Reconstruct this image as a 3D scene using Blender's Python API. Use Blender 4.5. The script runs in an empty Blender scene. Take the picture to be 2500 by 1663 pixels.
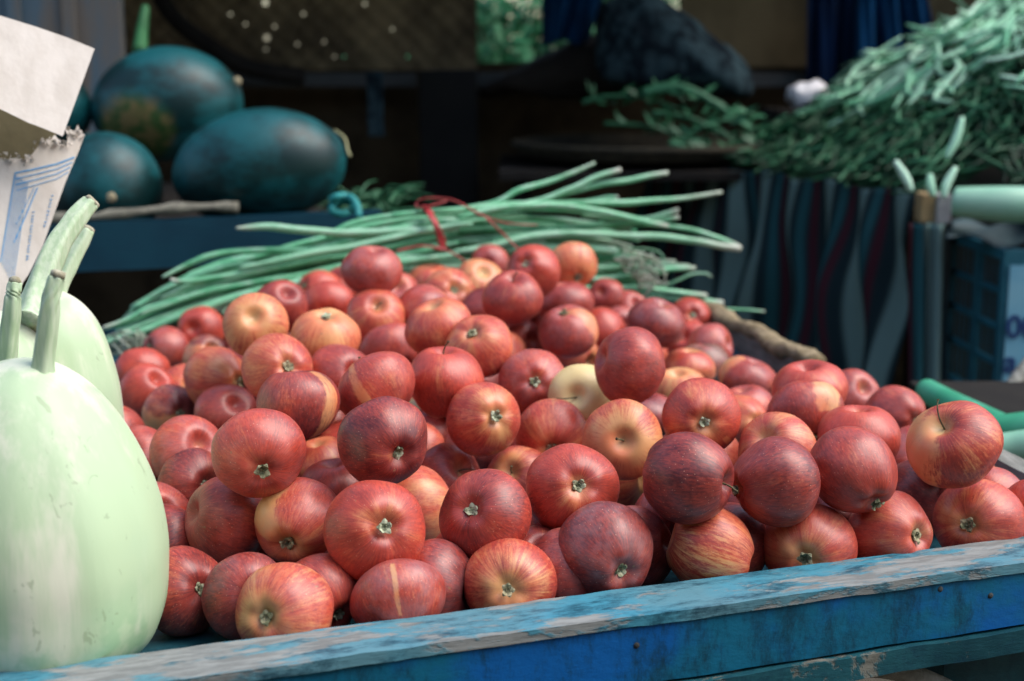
import bpy, bmesh, math, random
from mathutils import Vector, Matrix, Euler, Quaternion, noise as mnoise
R = math.radians
scene = bpy.context.scene
COL = scene.collection

# ---------------------------------------------------------------- camera
PITCH = R(11); CAMH = 0.44; FPX = 3472.0
cam_d = bpy.data.cameras.new("camera"); cam = bpy.data.objects.new("camera", cam_d); COL.objects.link(cam)
cam.location = (0, 0, CAMH); cam.rotation_euler = (R(90) - PITCH, 0, 0)
cam_d.lens = 50; cam_d.sensor_width = 36; cam_d.clip_start = 0.05; cam_d.clip_end = 500
cam_d.dof.use_dof = True; cam_d.dof.focus_distance = 1.17; cam_d.dof.aperture_fstop = 5.4
scene.camera = cam

# ---------------------------------------------------------------- sky and sun
SUN_EL, SUN_AZ = R(55), R(96)       # azimuth measured from +Y towards +X
w = bpy.data.worlds.new("World"); scene.world = w; w.use_nodes = True
nt = w.node_tree; bg = nt.nodes['Background']
sky = nt.nodes.new('ShaderNodeTexSky'); sky.sky_type = 'NISHITA'; sky.sun_disc = False
sky.sun_elevation = SUN_EL; sky.sun_rotation = SUN_AZ; sky.air_density = 1.3; sky.dust_density = 2.5
nt.links.new(sky.outputs[0], bg.inputs[0]); bg.inputs[1].default_value = 0.14
sd = bpy.data.lights.new("sun", 'SUN'); sun = bpy.data.objects.new("sun", sd); COL.objects.link(sun)
sd.energy = 1.75; sd.angle = R(48); sd.color = (1.0, 0.95, 0.9)
sv = Vector((math.sin(SUN_AZ)*math.cos(SUN_EL), math.cos(SUN_AZ)*math.cos(SUN_EL), math.sin(SUN_EL)))
sun.rotation_euler = sv.to_track_quat('Z', 'Y').to_euler()
vs = scene.view_settings
vs.view_transform = 'Standard'; vs.look = 'None'; vs.gamma = 1.0; vs.exposure = 0.80; vs.use_curve_mapping = False

# ---------------------------------------------------------------- helpers
FW = Vector((0, math.cos(PITCH), -math.sin(PITCH))); UP = Vector((0, math.sin(PITCH), math.cos(PITCH))); CP = Vector((0, 0, CAMH))
def at(u, v, d):
    """place in the world seen at photograph pixel (u, v) at depth d metres"""
    return CP + FW*d + Vector((1, 0, 0))*((u-1250)/FPX*d) + UP*((831.5-v)/FPX*d)
def av(x, y, d): return at(x*1.0607, y*1.0607, d)
def on_z(u, v, z):
    r = FW + Vector((1, 0, 0))*((u-1250)/FPX) + UP*((831.5-v)/FPX)
    return CP + r*((z-CAMH)/r.z)

def tag(o, label=None, cat=None, group=None, kind=None):
    if label: o['label'] = label
    if cat: o['category'] = cat
    if group: o['group'] = group
    if kind: o['kind'] = kind
    return o
def link(name, me, mat=None, parent=None, loc=None):
    o = bpy.data.objects.new(name, me); COL.objects.link(o)
    if mat is not None and me is not None:
        if not me.materials: me.materials.append(mat)
    if parent is not None: o.parent = parent
    if loc is not None: o.location = loc
    return o
def empty(name, loc=(0, 0, 0)):
    o = bpy.data.objects.new(name, None); COL.objects.link(o); o.location = loc; o.empty_display_size = 0.05
    return o
def finish(bm, name, mat, parent=None, smooth=True, bevel=0, sharp=0):
    """link bmesh given in world coordinates; parent is an empty without rotation"""
    if parent is not None and parent.type == 'EMPTY':
        bmesh.ops.translate(bm, verts=bm.verts, vec=-parent.location)
    bmesh.ops.recalc_face_normals(bm, faces=bm.faces)
    me = bpy.data.meshes.new(name); bm.to_mesh(me); bm.free()
    if smooth:
        for p in me.polygons: p.use_smooth = True
        if sharp: me.set_sharp_from_angle(angle=R(sharp))
    o = link(name, me, mat, parent)
    if bevel:
        m = o.modifiers.new("bevel", 'BEVEL'); m.width = bevel; m.segments = 2; m.limit_method = 'ANGLE'; m.angle_limit = R(40)
    return o
def catmull(pts, n):
    """pts list of tuples -> smooth list"""
    P = [Vector(p) for p in pts]
    if len(P) == 2: P = [P[0], (P[0]+P[1])/2, P[1]]
    out = []
    for i in range(len(P)-1):
        p0 = P[max(i-1, 0)]; p1 = P[i]; p2 = P[i+1]; p3 = P[min(i+2, len(P)-1)]
        for k in range(n):
            t = k/n
            out.append(0.5*((2*p1)+(-p0+p2)*t+(2*p0-5*p1+4*p2-p3)*t*t+(-p0+3*p1-3*p2+p3)*t*t*t))
    out.append(P[-1]); return out
TONE = [.5]
def add_tube(bm, pts, rad, seg=8, cap=True, flat=1.0, ridge=0.0):
    """pts smooth path; rad: number or function of t"""
    lay = bm.verts.layers.float.get('along') or bm.verts.layers.float.new('along')
    ton = bm.verts.layers.float.get('tone') or bm.verts.layers.float.new('tone'); lay = bm.verts.layers.float.get('along')
    n = len(pts); rings = []
    up = Vector((0.13, 0.21, 0.97)).normalized()
    for i, p in enumerate(pts):
        t = i/(n-1)
        d = (pts[min(i+1, n-1)]-pts[max(i-1, 0)])
        if d.length < 1e-9: d = Vector((1, 0, 0))
        d.normalize(); a = d.cross(up)
        if a.length < 1e-3: a = d.cross(Vector((1, 0, 0)))
        a.normalize(); b = a.cross(d)
        r = rad(t) if callable(rad) else rad
        ring = []
        for k in range(seg):
            th = 2*math.pi*k/seg; q = r*(1+ridge*(abs(math.sin(th*2.5))-.5))
            v = bm.verts.new(p+a*(q*math.cos(th))+b*(q*flat*math.sin(th))); v[lay] = t; v[ton] = TONE[0]; ring.append(v)
        rings.append(ring)
    for i in range(n-1):
        for k in range(seg):
            bm.faces.new((rings[i][k], rings[i][(k+1) % seg], rings[i+1][(k+1) % seg], rings[i+1][k]))
    if cap:
        bm.faces.new(rings[0][::-1]); bm.faces.new(rings[-1])
def add_lathe(bm, prof, seg=40, origin=Vector((0, 0, 0)), axis=Vector((0, 0, 1)), wob=None):
    """prof: list of (r, h) from bottom to top"""
    q = axis.normalized().to_track_quat('Z', 'Y'); rings = []
    for (r, h) in prof:
        ring = []
        for k in range(seg):
            th = 2*math.pi*k/seg
            rr = r*(wob(th, h) if wob else 1)
            ring.append(bm.verts.new(origin+q @ Vector((rr*math.cos(th), rr*math.sin(th), h))))
        rings.append(ring)
    for i in range(len(prof)-1):
        for k in range(seg):
            bm.faces.new((rings[i][k], rings[i][(k+1) % seg], rings[i+1][(k+1) % seg], rings[i+1][k]))
    bm.faces.new(rings[0][::-1]); bm.faces.new(rings[-1])
def add_box8(bm, c):
    """c: 8 corners, bottom 4 then top 4, both in the same turn"""
    v = [bm.verts.new(p) for p in c]
    for f in ((0, 3, 2, 1), (4, 5, 6, 7), (0, 1, 5, 4), (1, 2, 6, 5), (2, 3, 7, 6), (3, 0, 4, 7)):
        bm.faces.new([v[i] for i in f])
def beam8(p0, p1, wid, z0, z1, inward):
    """board from p0 to p1 (xy), thickness wid towards vector inward, from z0 up to z1"""
    n = Vector((inward.x, inward.y, 0)).normalized()*wid
    a = Vector((p0.x, p0.y, 0)); b = Vector((p1.x, p1.y, 0))
    bot = [a, b, b+n, a+n]
    return [p+Vector((0, 0, z0)) for p in bot]+[p+Vector((0, 0, z1)) for p in bot]
def worn(bm, amount, scale, seed=0.0):
    for v in bm.verts:
        n = mnoise.noise_vector(v.co*scale+Vector((seed, seed*1.7, 0)))
        v.co += n*amount
def subdiv_long(bm, step):
    for _ in range(9):
        es = [e for e in bm.edges if e.calc_length() > step]
        if not es or len(bm.verts) > 60000: break
        bmesh.ops.subdivide_edges(bm, edges=es, cuts=1, use_grid_fill=True)
def sheet(name, mat, rows, thick, parent=None, smooth=True):
    """rows: grid of world points -> sheet with real thickness"""
    bm = bmesh.new(); lay = bm.loops.layers.uv.new('UVMap')
    nr, nc = len(rows), len(rows[0])
    g = [[bm.verts.new(p) for p in r] for r in rows]
    for i in range(nr-1):
        for j in range(nc-1):
            f = bm.faces.new((g[i][j], g[i][j+1], g[i+1][j+1], g[i+1][j]))
            for l, (a, b) in zip(f.loops, ((i, j), (i, j+1), (i+1, j+1), (i+1, j))):
                l[lay].uv = (b/(nc-1), a/(nr-1))
    o = finish(bm, name, mat, parent, smooth)
    m = o.modifiers.new("thick", 'SOLIDIFY'); m.thickness = thick; m.offset = 0
    return o

# ---------------------------------------------------------------- material helper
class NB:
    def __init__(self, name):
        self.m = bpy.data.materials.new(name); self.m.use_nodes = True
        self.t = self.m.node_tree; self.b = self.t.nodes['Principled BSDF']
    def n(self, typ, **kw):
        nd = self.t.nodes.new('ShaderNode'+typ)
        for k, v in kw.items(): setattr(nd, k, v)
        return nd
    def s(self, sock, val):
        if isinstance(val, bpy.types.NodeSocket): self.t.links.new(val, sock)
        elif val is not None: sock.default_value = val
    def math(self, op, a, b=None, c=None, clamp=False):
        nd = self.n('Math', operation=op, use_clamp=clamp); self.s(nd.inputs[0], a)
        if b is not None: self.s(nd.inputs[1], b)
        if c is not None: self.s(nd.inputs[2], c)
        return nd.outputs[0]
    def vec(self, x, y, z):
        nd = self.n('CombineXYZ'); self.s(nd.inputs[0], x); self.s(nd.inputs[1], y); self.s(nd.inputs[2], z); return nd.outputs[0]
    def vmul(self, v, sc):
        nd = self.n('VectorMath', operation='MULTIPLY'); self.s(nd.inputs[0], v); self.s(nd.inputs[1], sc); return nd.outputs[0]
    def noise(self, vec, scale, detail=3, rough=.5, w=None, dist=0):
        nd = self.n('TexNoise', noise_dimensions='4D' if w is not None else '3D')
        self.s(nd.inputs['Vector'], vec); nd.inputs['Scale'].default_value = scale
        nd.inputs['Detail'].default_value = detail; nd.inputs['Roughness'].default_value = rough; nd.inputs['Distortion'].default_value = dist
        if w is not None: self.s(nd.inputs['W'], w)
        return nd.outputs['Fac']
    def step(self, v, lo, hi):
        nd = self.n('MapRange', interpolation_type='SMOOTHSTEP'); self.s(nd.inputs[0], v)
        self.s(nd.inputs[1], lo); self.s(nd.inputs[2], hi); return nd.outputs[0]
    def mix(self, f, a, b):
        nd = self.n('Mix', data_type='RGBA'); self.s(nd.inputs[0], f)
        self.s(nd.inputs[6], a if isinstance(a, bpy.types.NodeSocket) else (*a, 1)); self.s(nd.inputs[7], b if isinstance(b, bpy.types.NodeSocket) else (*b, 1))
        return nd.outputs[2]
    def obj(self): return self.n('TexCoord').outputs['Object']
    def attr(self, name, typ='OBJECT'):
        nd = self.n('Attribute', attribute_type=typ, attribute_name=name); return nd.outputs['Fac']
    def rand(self): return self.n('ObjectInfo').outputs['Random']
    def bump(self, h, strength, dist=0.002):
        nd = self.n('Bump'); nd.inputs['Strength'].default_value = strength; nd.inputs['Distance'].default_value = dist
        self.s(nd.inputs['Height'], h); self.t.links.new(nd.outputs[0], self.b.inputs['Normal'])
    def out(self, col, rough=.6, spec=.5, **kw):
        self.s(self.b.inputs['Base Color'], col if isinstance(col, bpy.types.NodeSocket) else (*col, 1))
        self.s(self.b.inputs['Roughness'], rough); self.s(self.b.inputs['Specular IOR Level'], spec)
        for k, v in kw.items(): self.s(self.b.inputs[k.replace('_', ' ')], v)
        return self.m
def simple(name, c1, c2, scale=8, rough=.6, bump=.3, stretch=(1, 1, 1), spec=.4, lo=.35, hi=.65, dist=.002, **kw):
    b = NB(name); v = b.vmul(b.obj(), stretch); n = b.noise(v, scale, 5, .6)
    col = b.mix(b.step(n, lo, hi), c1, c2)
    if bump: b.bump(b.noise(v, scale*4, 4, .6), bump, dist)
    return b.out(col, rough, spec, **kw)

# apple skin: one material, driven by properties of each apple
def apple_material():
    b = NB('apple_skin'); o = b.obj(); sep = b.n('SeparateXYZ'); b.s(sep.inputs[0], o); x, y, z = sep.outputs
    rnd = b.math('MULTIPLY', b.rand(), 53.0)
    nv = b.n('VectorMath', operation='NORMALIZE'); b.s(nv.inputs[0], b.vec(x, y, 0)); nx = b.n('SeparateXYZ'); b.s(nx.inputs[0], nv.outputs[0])
    fine = b.noise(b.vec(b.math('MULTIPLY', nx.outputs[0], 9), b.math('MULTIPLY', nx.outputs[1], 9), b.math('MULTIPLY', z, 1.1)), 1.35, 4, .65, rnd, .35)
    mid = b.noise(b.vec(b.math('MULTIPLY', nx.outputs[0], 3.2), b.math('MULTIPLY', nx.outputs[1], 3.2), b.math('MULTIPLY', z, .6)), 1.0, 3, .55, rnd)
    blot = b.noise(o, 1.25, 3, .5, rnd)
    grain = b.noise(o, 26, 3, .7, rnd)
    cov, dk, stk, band, bw, dust = [b.attr(k) for k in ('cov', 'dk', 'stk', 'bphi', 'bw', 'dust')]
    bz, grey, pz = b.attr('bz'), b.attr('grey'), b.attr('pz')
    rad = b.math('SQRT', b.math('ADD', b.math('MULTIPLY', x, x), b.math('MULTIPLY', y, y)))
    stks = b.math('MULTIPLY', stk, b.step(rad, .25, .8))
    fleck = b.noise(b.vec(b.math('MULTIPLY', nx.outputs[0], 17), b.math('MULTIPLY', nx.outputs[1], 17), b.math('MULTIPLY', z, 5.5)), 1.3, 4, .7, rnd)
    s = b.math('ADD', b.math('MULTIPLY', b.math('SUBTRACT', fine, .5), b.math('MULTIPLY', stks, 2.0)),
               b.math('ADD', b.math('MULTIPLY', b.math('MULTIPLY', b.math('SUBTRACT', mid, .5), 1.1), b.step(rad, .0, .6)), b.math('MULTIPLY', b.math('SUBTRACT', blot, .5), 1.3)))
    s = b.math('ADD', s, b.math('MULTIPLY', b.math('SUBTRACT', grain, .5), .45))
    s = b.math('ADD', s, b.math('MULTIPLY', b.math('SUBTRACT', fleck, .5), b.math('ADD', .5, stks)))
    m = b.math('ADD', s, cov)
    # pale ends
    rad = b.math('SQRT', b.math('ADD', b.math('MULTIPLY', x, x), b.math('MULTIPLY', y, y)))
    pole = b.math('SUBTRACT', 1, b.step(b.math('ADD', rad, b.math('ADD', b.math('MULTIPLY', b.math('SUBTRACT', blot, .5), .7), b.math('MULTIPLY', b.math('SUBTRACT', fine, .5), .3))), .06, b.math('ADD', .2, b.math('MULTIPLY', pz, .8))))
    # calyx end only gets the wide pale ring; stem end a small one
    m = b.math('SUBTRACT', m, b.math('MULTIPLY', pole, b.math('ADD', .15, b.math('MULTIPLY', pz, .42))))
    # pale band running from end to end at angle bphi, half width bw
    phi = b.math('ARCTAN2', y, x)
    wob = b.math('MULTIPLY', b.math('SUBTRACT', b.noise(o, 3.5, 3, .6, rnd), .5), b.math('MULTIPLY', bw, 1.1))
    dd = b.math('SUBTRACT', b.math('ADD', b.math('ABSOLUTE', b.math('SUBTRACT', phi, b.math('ADD', band, b.math('MULTIPLY', z, .16)))), wob), bw)
    soft = b.math('ADD', .02, b.math('MULTIPLY', bw, .22))
    bm_ = b.math('SUBTRACT', 1, b.step(dd, b.math('MULTIPLY', soft, -1), soft))
    bm_ = b.math('MULTIPLY', bm_, b.step(b.math('SUBTRACT', bz, b.math('ABSOLUTE', z)), -.02, .06))
    m = b.math('SUBTRACT', m, b.math('MULTIPLY', bm_, .8))
    mm = b.step(m, .02, .98)
    dsh = b.math('ADD', dk, b.math('ADD', b.math('MULTIPLY', b.math('SUBTRACT', blot, .5), 1.3), b.math('ADD', b.math('MULTIPLY', b.math('SUBTRACT', fleck, .5), 2.1), b.math('MULTIPLY', b.math('SUBTRACT', grain, .5), .5))), clamp=True)
    red = b.mix(dsh, (.56, .068, .038), (.115, .012, .014))
    yel = b.mix(b.step(b.noise(o, 1.1, 2, .5, rnd), .38, .62), (.76, .24, .10), (.74, .36, .14))
    yel = b.mix(b.step(cov, .3, .08), yel, (.80, .62, .28))
    green = b.mix(b.step(rad, .08, .3), (.50, .50, .24), yel)
    yel2 = b.mix(.4, yel, green)
    yel2 = b.mix(b.math('MULTIPLY', grey, 0), yel2, yel2)
    col = b.mix(mm, yel2, red)
    # lenticels
    vo = b.n('TexVoronoi', feature='F1'); b.s(vo.inputs['Vector'], b.vmul(o, (1, 1, .85))); vo.inputs['Scale'].default_value = 13
    dot = b.math('SUBTRACT', 1, b.step(vo.outputs['Distance'], .05, .16))
    sepc = b.n('SeparateColor'); b.s(sepc.inputs[0], vo.outputs['Color'])
    dot = b.math('MULTIPLY', dot, b.math('MULTIPLY', b.step(sepc.outputs[0], .1, .6), .95))
    col = b.mix(dot, col, (.72, .36, .24))
    # waxy bloom and dust
    dm = b.math('MULTIPLY', b.step(b.noise(o, 2.2, 4, .7, rnd), .3, .75), dust)
    col = b.mix(dm, col, (.38, .23, .24))
    col = b.mix(b.math('MULTIPLY', grey, b.step(b.noise(o, 3.0, 4, .6, rnd), .3, .55)), col, (.17, .10, .07))
    # little scars
    sc = b.noise(o, 5.5, 2, .5, b.math('ADD', rnd, 7)); scm = b.math('MULTIPLY', b.step(sc, .73, .76), .7)
    col = b.mix(scm, col, (.30, .17, .09))
    b.bump(b.math('ADD', b.math('MULTIPLY', dot, .5), b.math('MULTIPLY', b.noise(o, 9, 4, .6, rnd), 1.0)), .035, .02)
    ro = b.math('ADD', .32, b.math('MULTIPLY', b.noise(o, 7, 4, .7, rnd), .16))
    return b.out(col, ro, .6)
# ---------------------------------------------------------------- materials
M = {}
M['apple'] = apple_material()
b = NB('dry_calyx'); o_ = b.obj()
cx_ = b.mix(b.rand(), (.50, .56, .40), (.42, .36, .22))
M['calyx'] = b.out(b.mix(b.step(b.noise(o_, 7, 4, .6, b.math('MULTIPLY', b.rand(), 9)), .38, .6), (.12, .13, .07), cx_), .85, .2)
M['hole'] = simple('calyx_eye', (.03, .03, .015), (.06, .05, .03), bump=0)
M['stem'] = simple('apple_stem_bark', (.05, .045, .02), (.14, .13, .06), 6, .7, 0)
M['stem_pale'] = simple('apple_stem_pale', (.30, .30, .15), (.4, .38, .2), 6, .7, 0)
# weathered blue paint: wood shows where the paint has gone
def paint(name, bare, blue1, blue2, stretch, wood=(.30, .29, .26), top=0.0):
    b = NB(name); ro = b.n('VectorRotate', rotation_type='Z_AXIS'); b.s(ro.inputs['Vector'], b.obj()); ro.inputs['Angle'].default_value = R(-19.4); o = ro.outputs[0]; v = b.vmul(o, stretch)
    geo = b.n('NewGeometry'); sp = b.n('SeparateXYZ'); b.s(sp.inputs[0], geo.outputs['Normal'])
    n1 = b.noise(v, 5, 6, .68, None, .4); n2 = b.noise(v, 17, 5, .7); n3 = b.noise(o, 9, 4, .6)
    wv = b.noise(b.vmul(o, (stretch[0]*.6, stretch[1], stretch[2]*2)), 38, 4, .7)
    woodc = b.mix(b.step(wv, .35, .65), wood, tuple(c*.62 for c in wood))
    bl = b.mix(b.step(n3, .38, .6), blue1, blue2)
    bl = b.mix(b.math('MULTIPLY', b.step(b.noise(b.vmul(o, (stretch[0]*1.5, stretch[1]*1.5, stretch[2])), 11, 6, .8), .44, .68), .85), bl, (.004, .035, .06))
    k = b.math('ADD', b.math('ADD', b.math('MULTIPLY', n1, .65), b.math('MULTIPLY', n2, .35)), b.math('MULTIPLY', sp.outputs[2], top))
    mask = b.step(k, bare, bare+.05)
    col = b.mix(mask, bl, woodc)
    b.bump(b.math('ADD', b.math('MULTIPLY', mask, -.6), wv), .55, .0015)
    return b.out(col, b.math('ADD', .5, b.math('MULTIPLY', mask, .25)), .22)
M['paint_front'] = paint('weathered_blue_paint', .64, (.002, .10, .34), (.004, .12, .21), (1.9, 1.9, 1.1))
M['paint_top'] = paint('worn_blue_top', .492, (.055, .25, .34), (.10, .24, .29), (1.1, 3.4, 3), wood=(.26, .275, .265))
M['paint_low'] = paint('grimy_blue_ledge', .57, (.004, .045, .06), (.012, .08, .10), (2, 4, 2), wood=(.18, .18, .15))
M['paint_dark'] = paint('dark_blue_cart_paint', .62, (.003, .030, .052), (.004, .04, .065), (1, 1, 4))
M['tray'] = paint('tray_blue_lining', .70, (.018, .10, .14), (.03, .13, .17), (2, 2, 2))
M['grey_wood'] = simple('grey_bare_wood', (.26, .26, .23), (.14, .14, .12), 9, .8, .5, (8, 1, 8))
M['burlap'] = simple('burlap_cloth', (.34, .27, .17), (.20, .155, .09), 45, .95, 1.0, (1, 1, 1), .1, dist=.004)
b = NB('gourd_skin'); o = b.obj(); ln = b.noise(b.vmul(o, (1, 1, .10)), 17, 5, .65); n = b.noise(o, 9, 5, .65)
c = b.mix(b.step(ln, .42, .60), (.70, .72, .57), (.46, .60, .38)); c = b.mix(b.math('MULTIPLY', b.step(n, .48, .72), .5), c, (.44, .60, .40))
spz = b.n('SeparateXYZ'); b.s(spz.inputs[0], o)
lowm = b.math('MULTIPLY', b.step(spz.outputs[2], .10, .015), b.step(b.noise(o, 22, 4, .6), .50, .62)); c = b.mix(b.math('MULTIPLY', lowm, .55), c, (.20, .45, .22))
sc = b.math('MULTIPLY', b.step(b.noise(b.vmul(o, (1, 1, .35)), 60, 4, .65, None, 1.6), .635, .68), .4); c = b.mix(sc, c, (.20, .27, .14))
b.bump(b.noise(b.vmul(o, (1, 1, .2)), 30, 4, .6), .25, .003)
M['gourd'] = b.out(c, .42, .4, Subsurface_Weight=.0)
b = NB('gourd_stalk'); o = b.obj(); ln = b.noise(b.vmul(o, (1, 1, .06)), 230, 3, .6)
M['gstem'] = b.out(b.mix(b.step(ln, .4, .6), (.50, .60, .42), (.40, .53, .33)), .55, .4)
M['gcut'] = simple('cut_stalk_end', (.5, .48, .36), (.3, .27, .18), 200, .9, .2)
# scallion stalk
b = NB('green_stalk'); o = b.obj(); al = b.attr('along', 'GEOMETRY'); pale = b.attr('pale'); rn = b.rand()
n = b.noise(b.vmul(o, (.4, 1, 1)), 26, 4, .6, b.math('MULTIPLY', rn, 20)); n2 = b.noise(o, 240, 2, .5)
c = b.mix(b.step(n, .3, .7), (.035, .28, .12), (.17, .50, .28)); c = b.mix(b.math('MULTIPLY', b.step(rn, .45, .9), .5), c, (.30, .55, .38))
n3 = b.noise(b.vmul(o, (.25, 1, 1)), 75, 4, .65, b.math('MULTIPLY', rn, 31)); c = b.mix(b.math('MULTIPLY', b.step(n3, .45, .7), .6), c, (.42, .62, .50)); c = b.mix(b.math('MULTIPLY', b.step(n3, .48, .3), .5), c, (.015, .16, .07))
e = b.math('MULTIPLY', b.step(al, .80, 1.0), pale); c = b.mix(e, c, (.46, .48, .40))
M['stalk'] = b.out(c, .42, .5)
M['rootlet'] = simple('pale_root', (.42, .46, .38), (.25, .3, .22), 40, .7, .1)
M['ribbon'] = simple('red_plastic_ribbon', (.42, .035, .035), (.30, .03, .03), 60, .35, .2, spec=.6)
b = NB('watermelon_rind'); o = b.obj(); spt = b.attr('spot'); sp = b.n('SeparateXYZ'); b.s(sp.inputs[0], o)
n = b.noise(b.vmul(o, (1, 1, 1.6)), 8, 5, .65, b.math('MULTIPLY', b.rand(), 9)); n2 = b.noise(o, 28, 4, .6)
c = b.mix(b.step(n, .40, .62), (.001, .020, .021), (.004, .082, .092))
dv = b.n('VectorMath', operation='DISTANCE'); b.s(dv.inputs[0], o); dv.inputs[1].default_value = (-.045, -.105, -.055)
pm = b.math('MULTIPLY', b.math('SUBTRACT', 1, b.step(b.math('ADD', dv.outputs['Value'], b.math('MULTIPLY', b.math('SUBTRACT', n, .5), .05)), .062, .095)), spt)
c = b.mix(pm, c, b.mix(b.step(n2, .4, .62), (.035, .085, .022), (.17, .13, .05)))
M['melon'] = b.out(c, b.math('ADD', .36, b.math('MULTIPLY', n2, .14)), .38)
M['scar'] = simple('rind_scar', (.42, .36, .22), (.3, .24, .15), 60, .8, 0)
b = NB('carton_card'); o = b.obj(); n = b.noise(b.vmul(o, (3, 3, .8)), 13, 5, .6)
b.bump(b.noise(o, 60, 4, .6), .35, .002)
M['card'] = b.out(b.mix(b.step(n, .3, .7), (.67, .62, .56), (.56, .51, .45)), .85, .2)
M['card_in'] = simple('carton_inside', (.20, .17, .09), (.15, .13, .07), 20, .9, .3)
M['print'] = simple('faded_blue_print', (.05, .28, .60), (.12, .36, .62), 150, .8, 0)
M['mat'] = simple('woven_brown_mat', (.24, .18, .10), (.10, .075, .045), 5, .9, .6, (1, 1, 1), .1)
M['mat_dark'] = simple('darker_brown_mat', (.075, .055, .032), (.035, .026, .016), 5, .9, .6, (1, 1, 1), .1)  # darker brown than the upper mat, used on the lower wall
M['board_brown'] = simple('brown_board', (.19, .14, .075), (.10, .075, .04), 4, .85, .3, (1, 1, .5), .1)
M['dark_wood'] = simple('dark_wood', (.018, .015, .012), (.010, .008, .007), 9, .8, .4, (1, 1, .2), .2)
M['black'] = simple('black_post_wood', (.006, .006, .005), (.003, .003, .003), 9, .9, .2)
M['grey_beam'] = simple('grey_beam_wood', (.07, .075, .075), (.035, .037, .037), 9, .8, .4, (.2, 1, 1), .2)
M['grey_panel'] = simple('grey_blue_door_panel', (.11, .16, .19), (.19, .16, .13), 5, .7, .3, (3, 3, .35), .3, lo=.45, hi=.62)
M['blue_cloth'] = simple('deep_blue_cloth', (.003, .042, .115), (.002, .022, .06), 6, .9, .3, (3, 1, .7), .1)
M['navy'] = simple('navy_cloth', (.004, .018, .060), (.003, .010, .030), 5, .9, .3, (3, 1, .6), .1)
M['sack'] = simple('speckled_sack_cloth', (.032, .058, .068), (.006, .011, .016), 16, .95, .5, (1, 1, 1), .1, lo=.42, hi=.6)
M['brown_sack'] = simple('dark_brown_cloth', (.014, .010, .008), (.022, .016, .011), 6, .95, .4)
M['leaf'] = simple('bush_leaf', (.012, .11, .035), (.012, .20, .075), 3, .6, 0)
M['bark'] = simple('bush_bark', (.06, .05, .03), (.03, .025, .02), 20, .9, .3)
M['dirt'] = simple('packed_dirt', (.10, .085, .065), (.065, .055, .042), 2.5, .95, .5, dist=.02)
M['thatch'] = simple('roof_thatch', (.05, .04, .025), (.03, .024, .016), 12, .95, .6)
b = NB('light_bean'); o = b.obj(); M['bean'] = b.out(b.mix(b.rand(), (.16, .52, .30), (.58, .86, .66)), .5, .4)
b = NB('shaded_bean_dark_greens'); o = b.obj(); M['shaded_bean_greens'] = b.out(b.mix(b.rand(), (.010, .085, .030), (.05, .20, .10)), .5, .4)  # beans recoloured dark as painted shade; sprigs and greens share this green
for k_, c1_, c2_ in (('bean_mass', (.004, .07, .035), (.44, .80, .58)), ('bean_mass_shaded', (.003, .025, .010), (.035, .17, .075))):  # second entry is the bean mass with shade put into its colour
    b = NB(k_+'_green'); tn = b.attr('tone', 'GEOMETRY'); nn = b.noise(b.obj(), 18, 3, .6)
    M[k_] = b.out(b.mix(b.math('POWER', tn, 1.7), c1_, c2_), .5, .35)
M['cuke'] = simple('long_gourd_skin', (.035, .30, .155), (.10, .43, .27), 9, .35, .1, (.3, 1, 1), .5)
M['cuke_pale'] = simple('pale_gourd_skin', (.20, .48, .32), (.36, .60, .44), 6, .35, .1, (.3, 1, 1), .5)
M['plastic_grey'] = simple('grey_plastic_sheet', (.05, .085, .095), (.02, .04, .05), 9, .6, .4, (1, 1, 1), .2)
M['crate'] = simple('blue_crate_plastic', (.010, .085, .120), (.016, .12, .16), 12, .5, .1)
M['crate_label'] = simple('pale_blue_label', (.13, .34, .46), (.17, .38, .48), 12, .6, .05)
M['crate_ink'] = simple('dark_blue_ink', (.006, .035, .14), (.006, .03, .11), 12, .6, 0)
M['pale_wood'] = simple('pale_wood_block', (.36, .25, .12), (.28, .19, .09), 22, .8, .3, (4, 4, 1))
M['tape'] = simple('grey_tape', (.30, .30, .30), (.2, .2, .21), 22, .6, .1)
M['bag'] = simple('white_plastic_bag', (.88, .86, .88), (.7, .7, .74), 22, .4, .4)
M['teal'] = simple('teal_rope', (.015, .28, .27), (.02, .20, .20), 60, .6, .4)
M['hessian'] = simple('hessian_edging', (.20, .19, .15), (.12, .115, .09), 50, .9, .6)
M['basket'] = simple('flat_basket_cane', (.045, .036, .02), (.02, .017, .01), 40, .9, .6)
M['stick'] = simple('green_cane', (.015, .10, .03), (.03, .15, .05), 20, .6, .1)
# striped table cloth: stripes follow the weave (u runs along the table edge)
b = NB('striped_table_cloth'); uv = b.n('UVMap', uv_map='UVMap').outputs[0]; sp = b.n('SeparateXYZ'); b.s(sp.inputs[0], uv)
u = b.math('FRACT', b.math('MULTIPLY', sp.outputs[0], 9.0))
def seg(b, u, lo, hi, e=.05): return b.math('MULTIPLY', b.step(u, lo-e, lo+e), b.math('SUBTRACT', 1, b.step(u, hi-e, hi+e)))
c = b.mix(seg(b, u, .10, .42), (.012, .026, .030), (.16, .25, .23)); c = b.mix(seg(b, u, .62, .74), c, (.065, .010, .018))
c = b.mix(seg(b, u, .80, .95), c, (.02, .09, .10)); c = b.mix(b.math('MULTIPLY', b.noise(b.obj(), 260, 3, .6), .35), c, (.02, .03, .035))
M['stripe'] = b.out(c, .95, .1)

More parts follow.
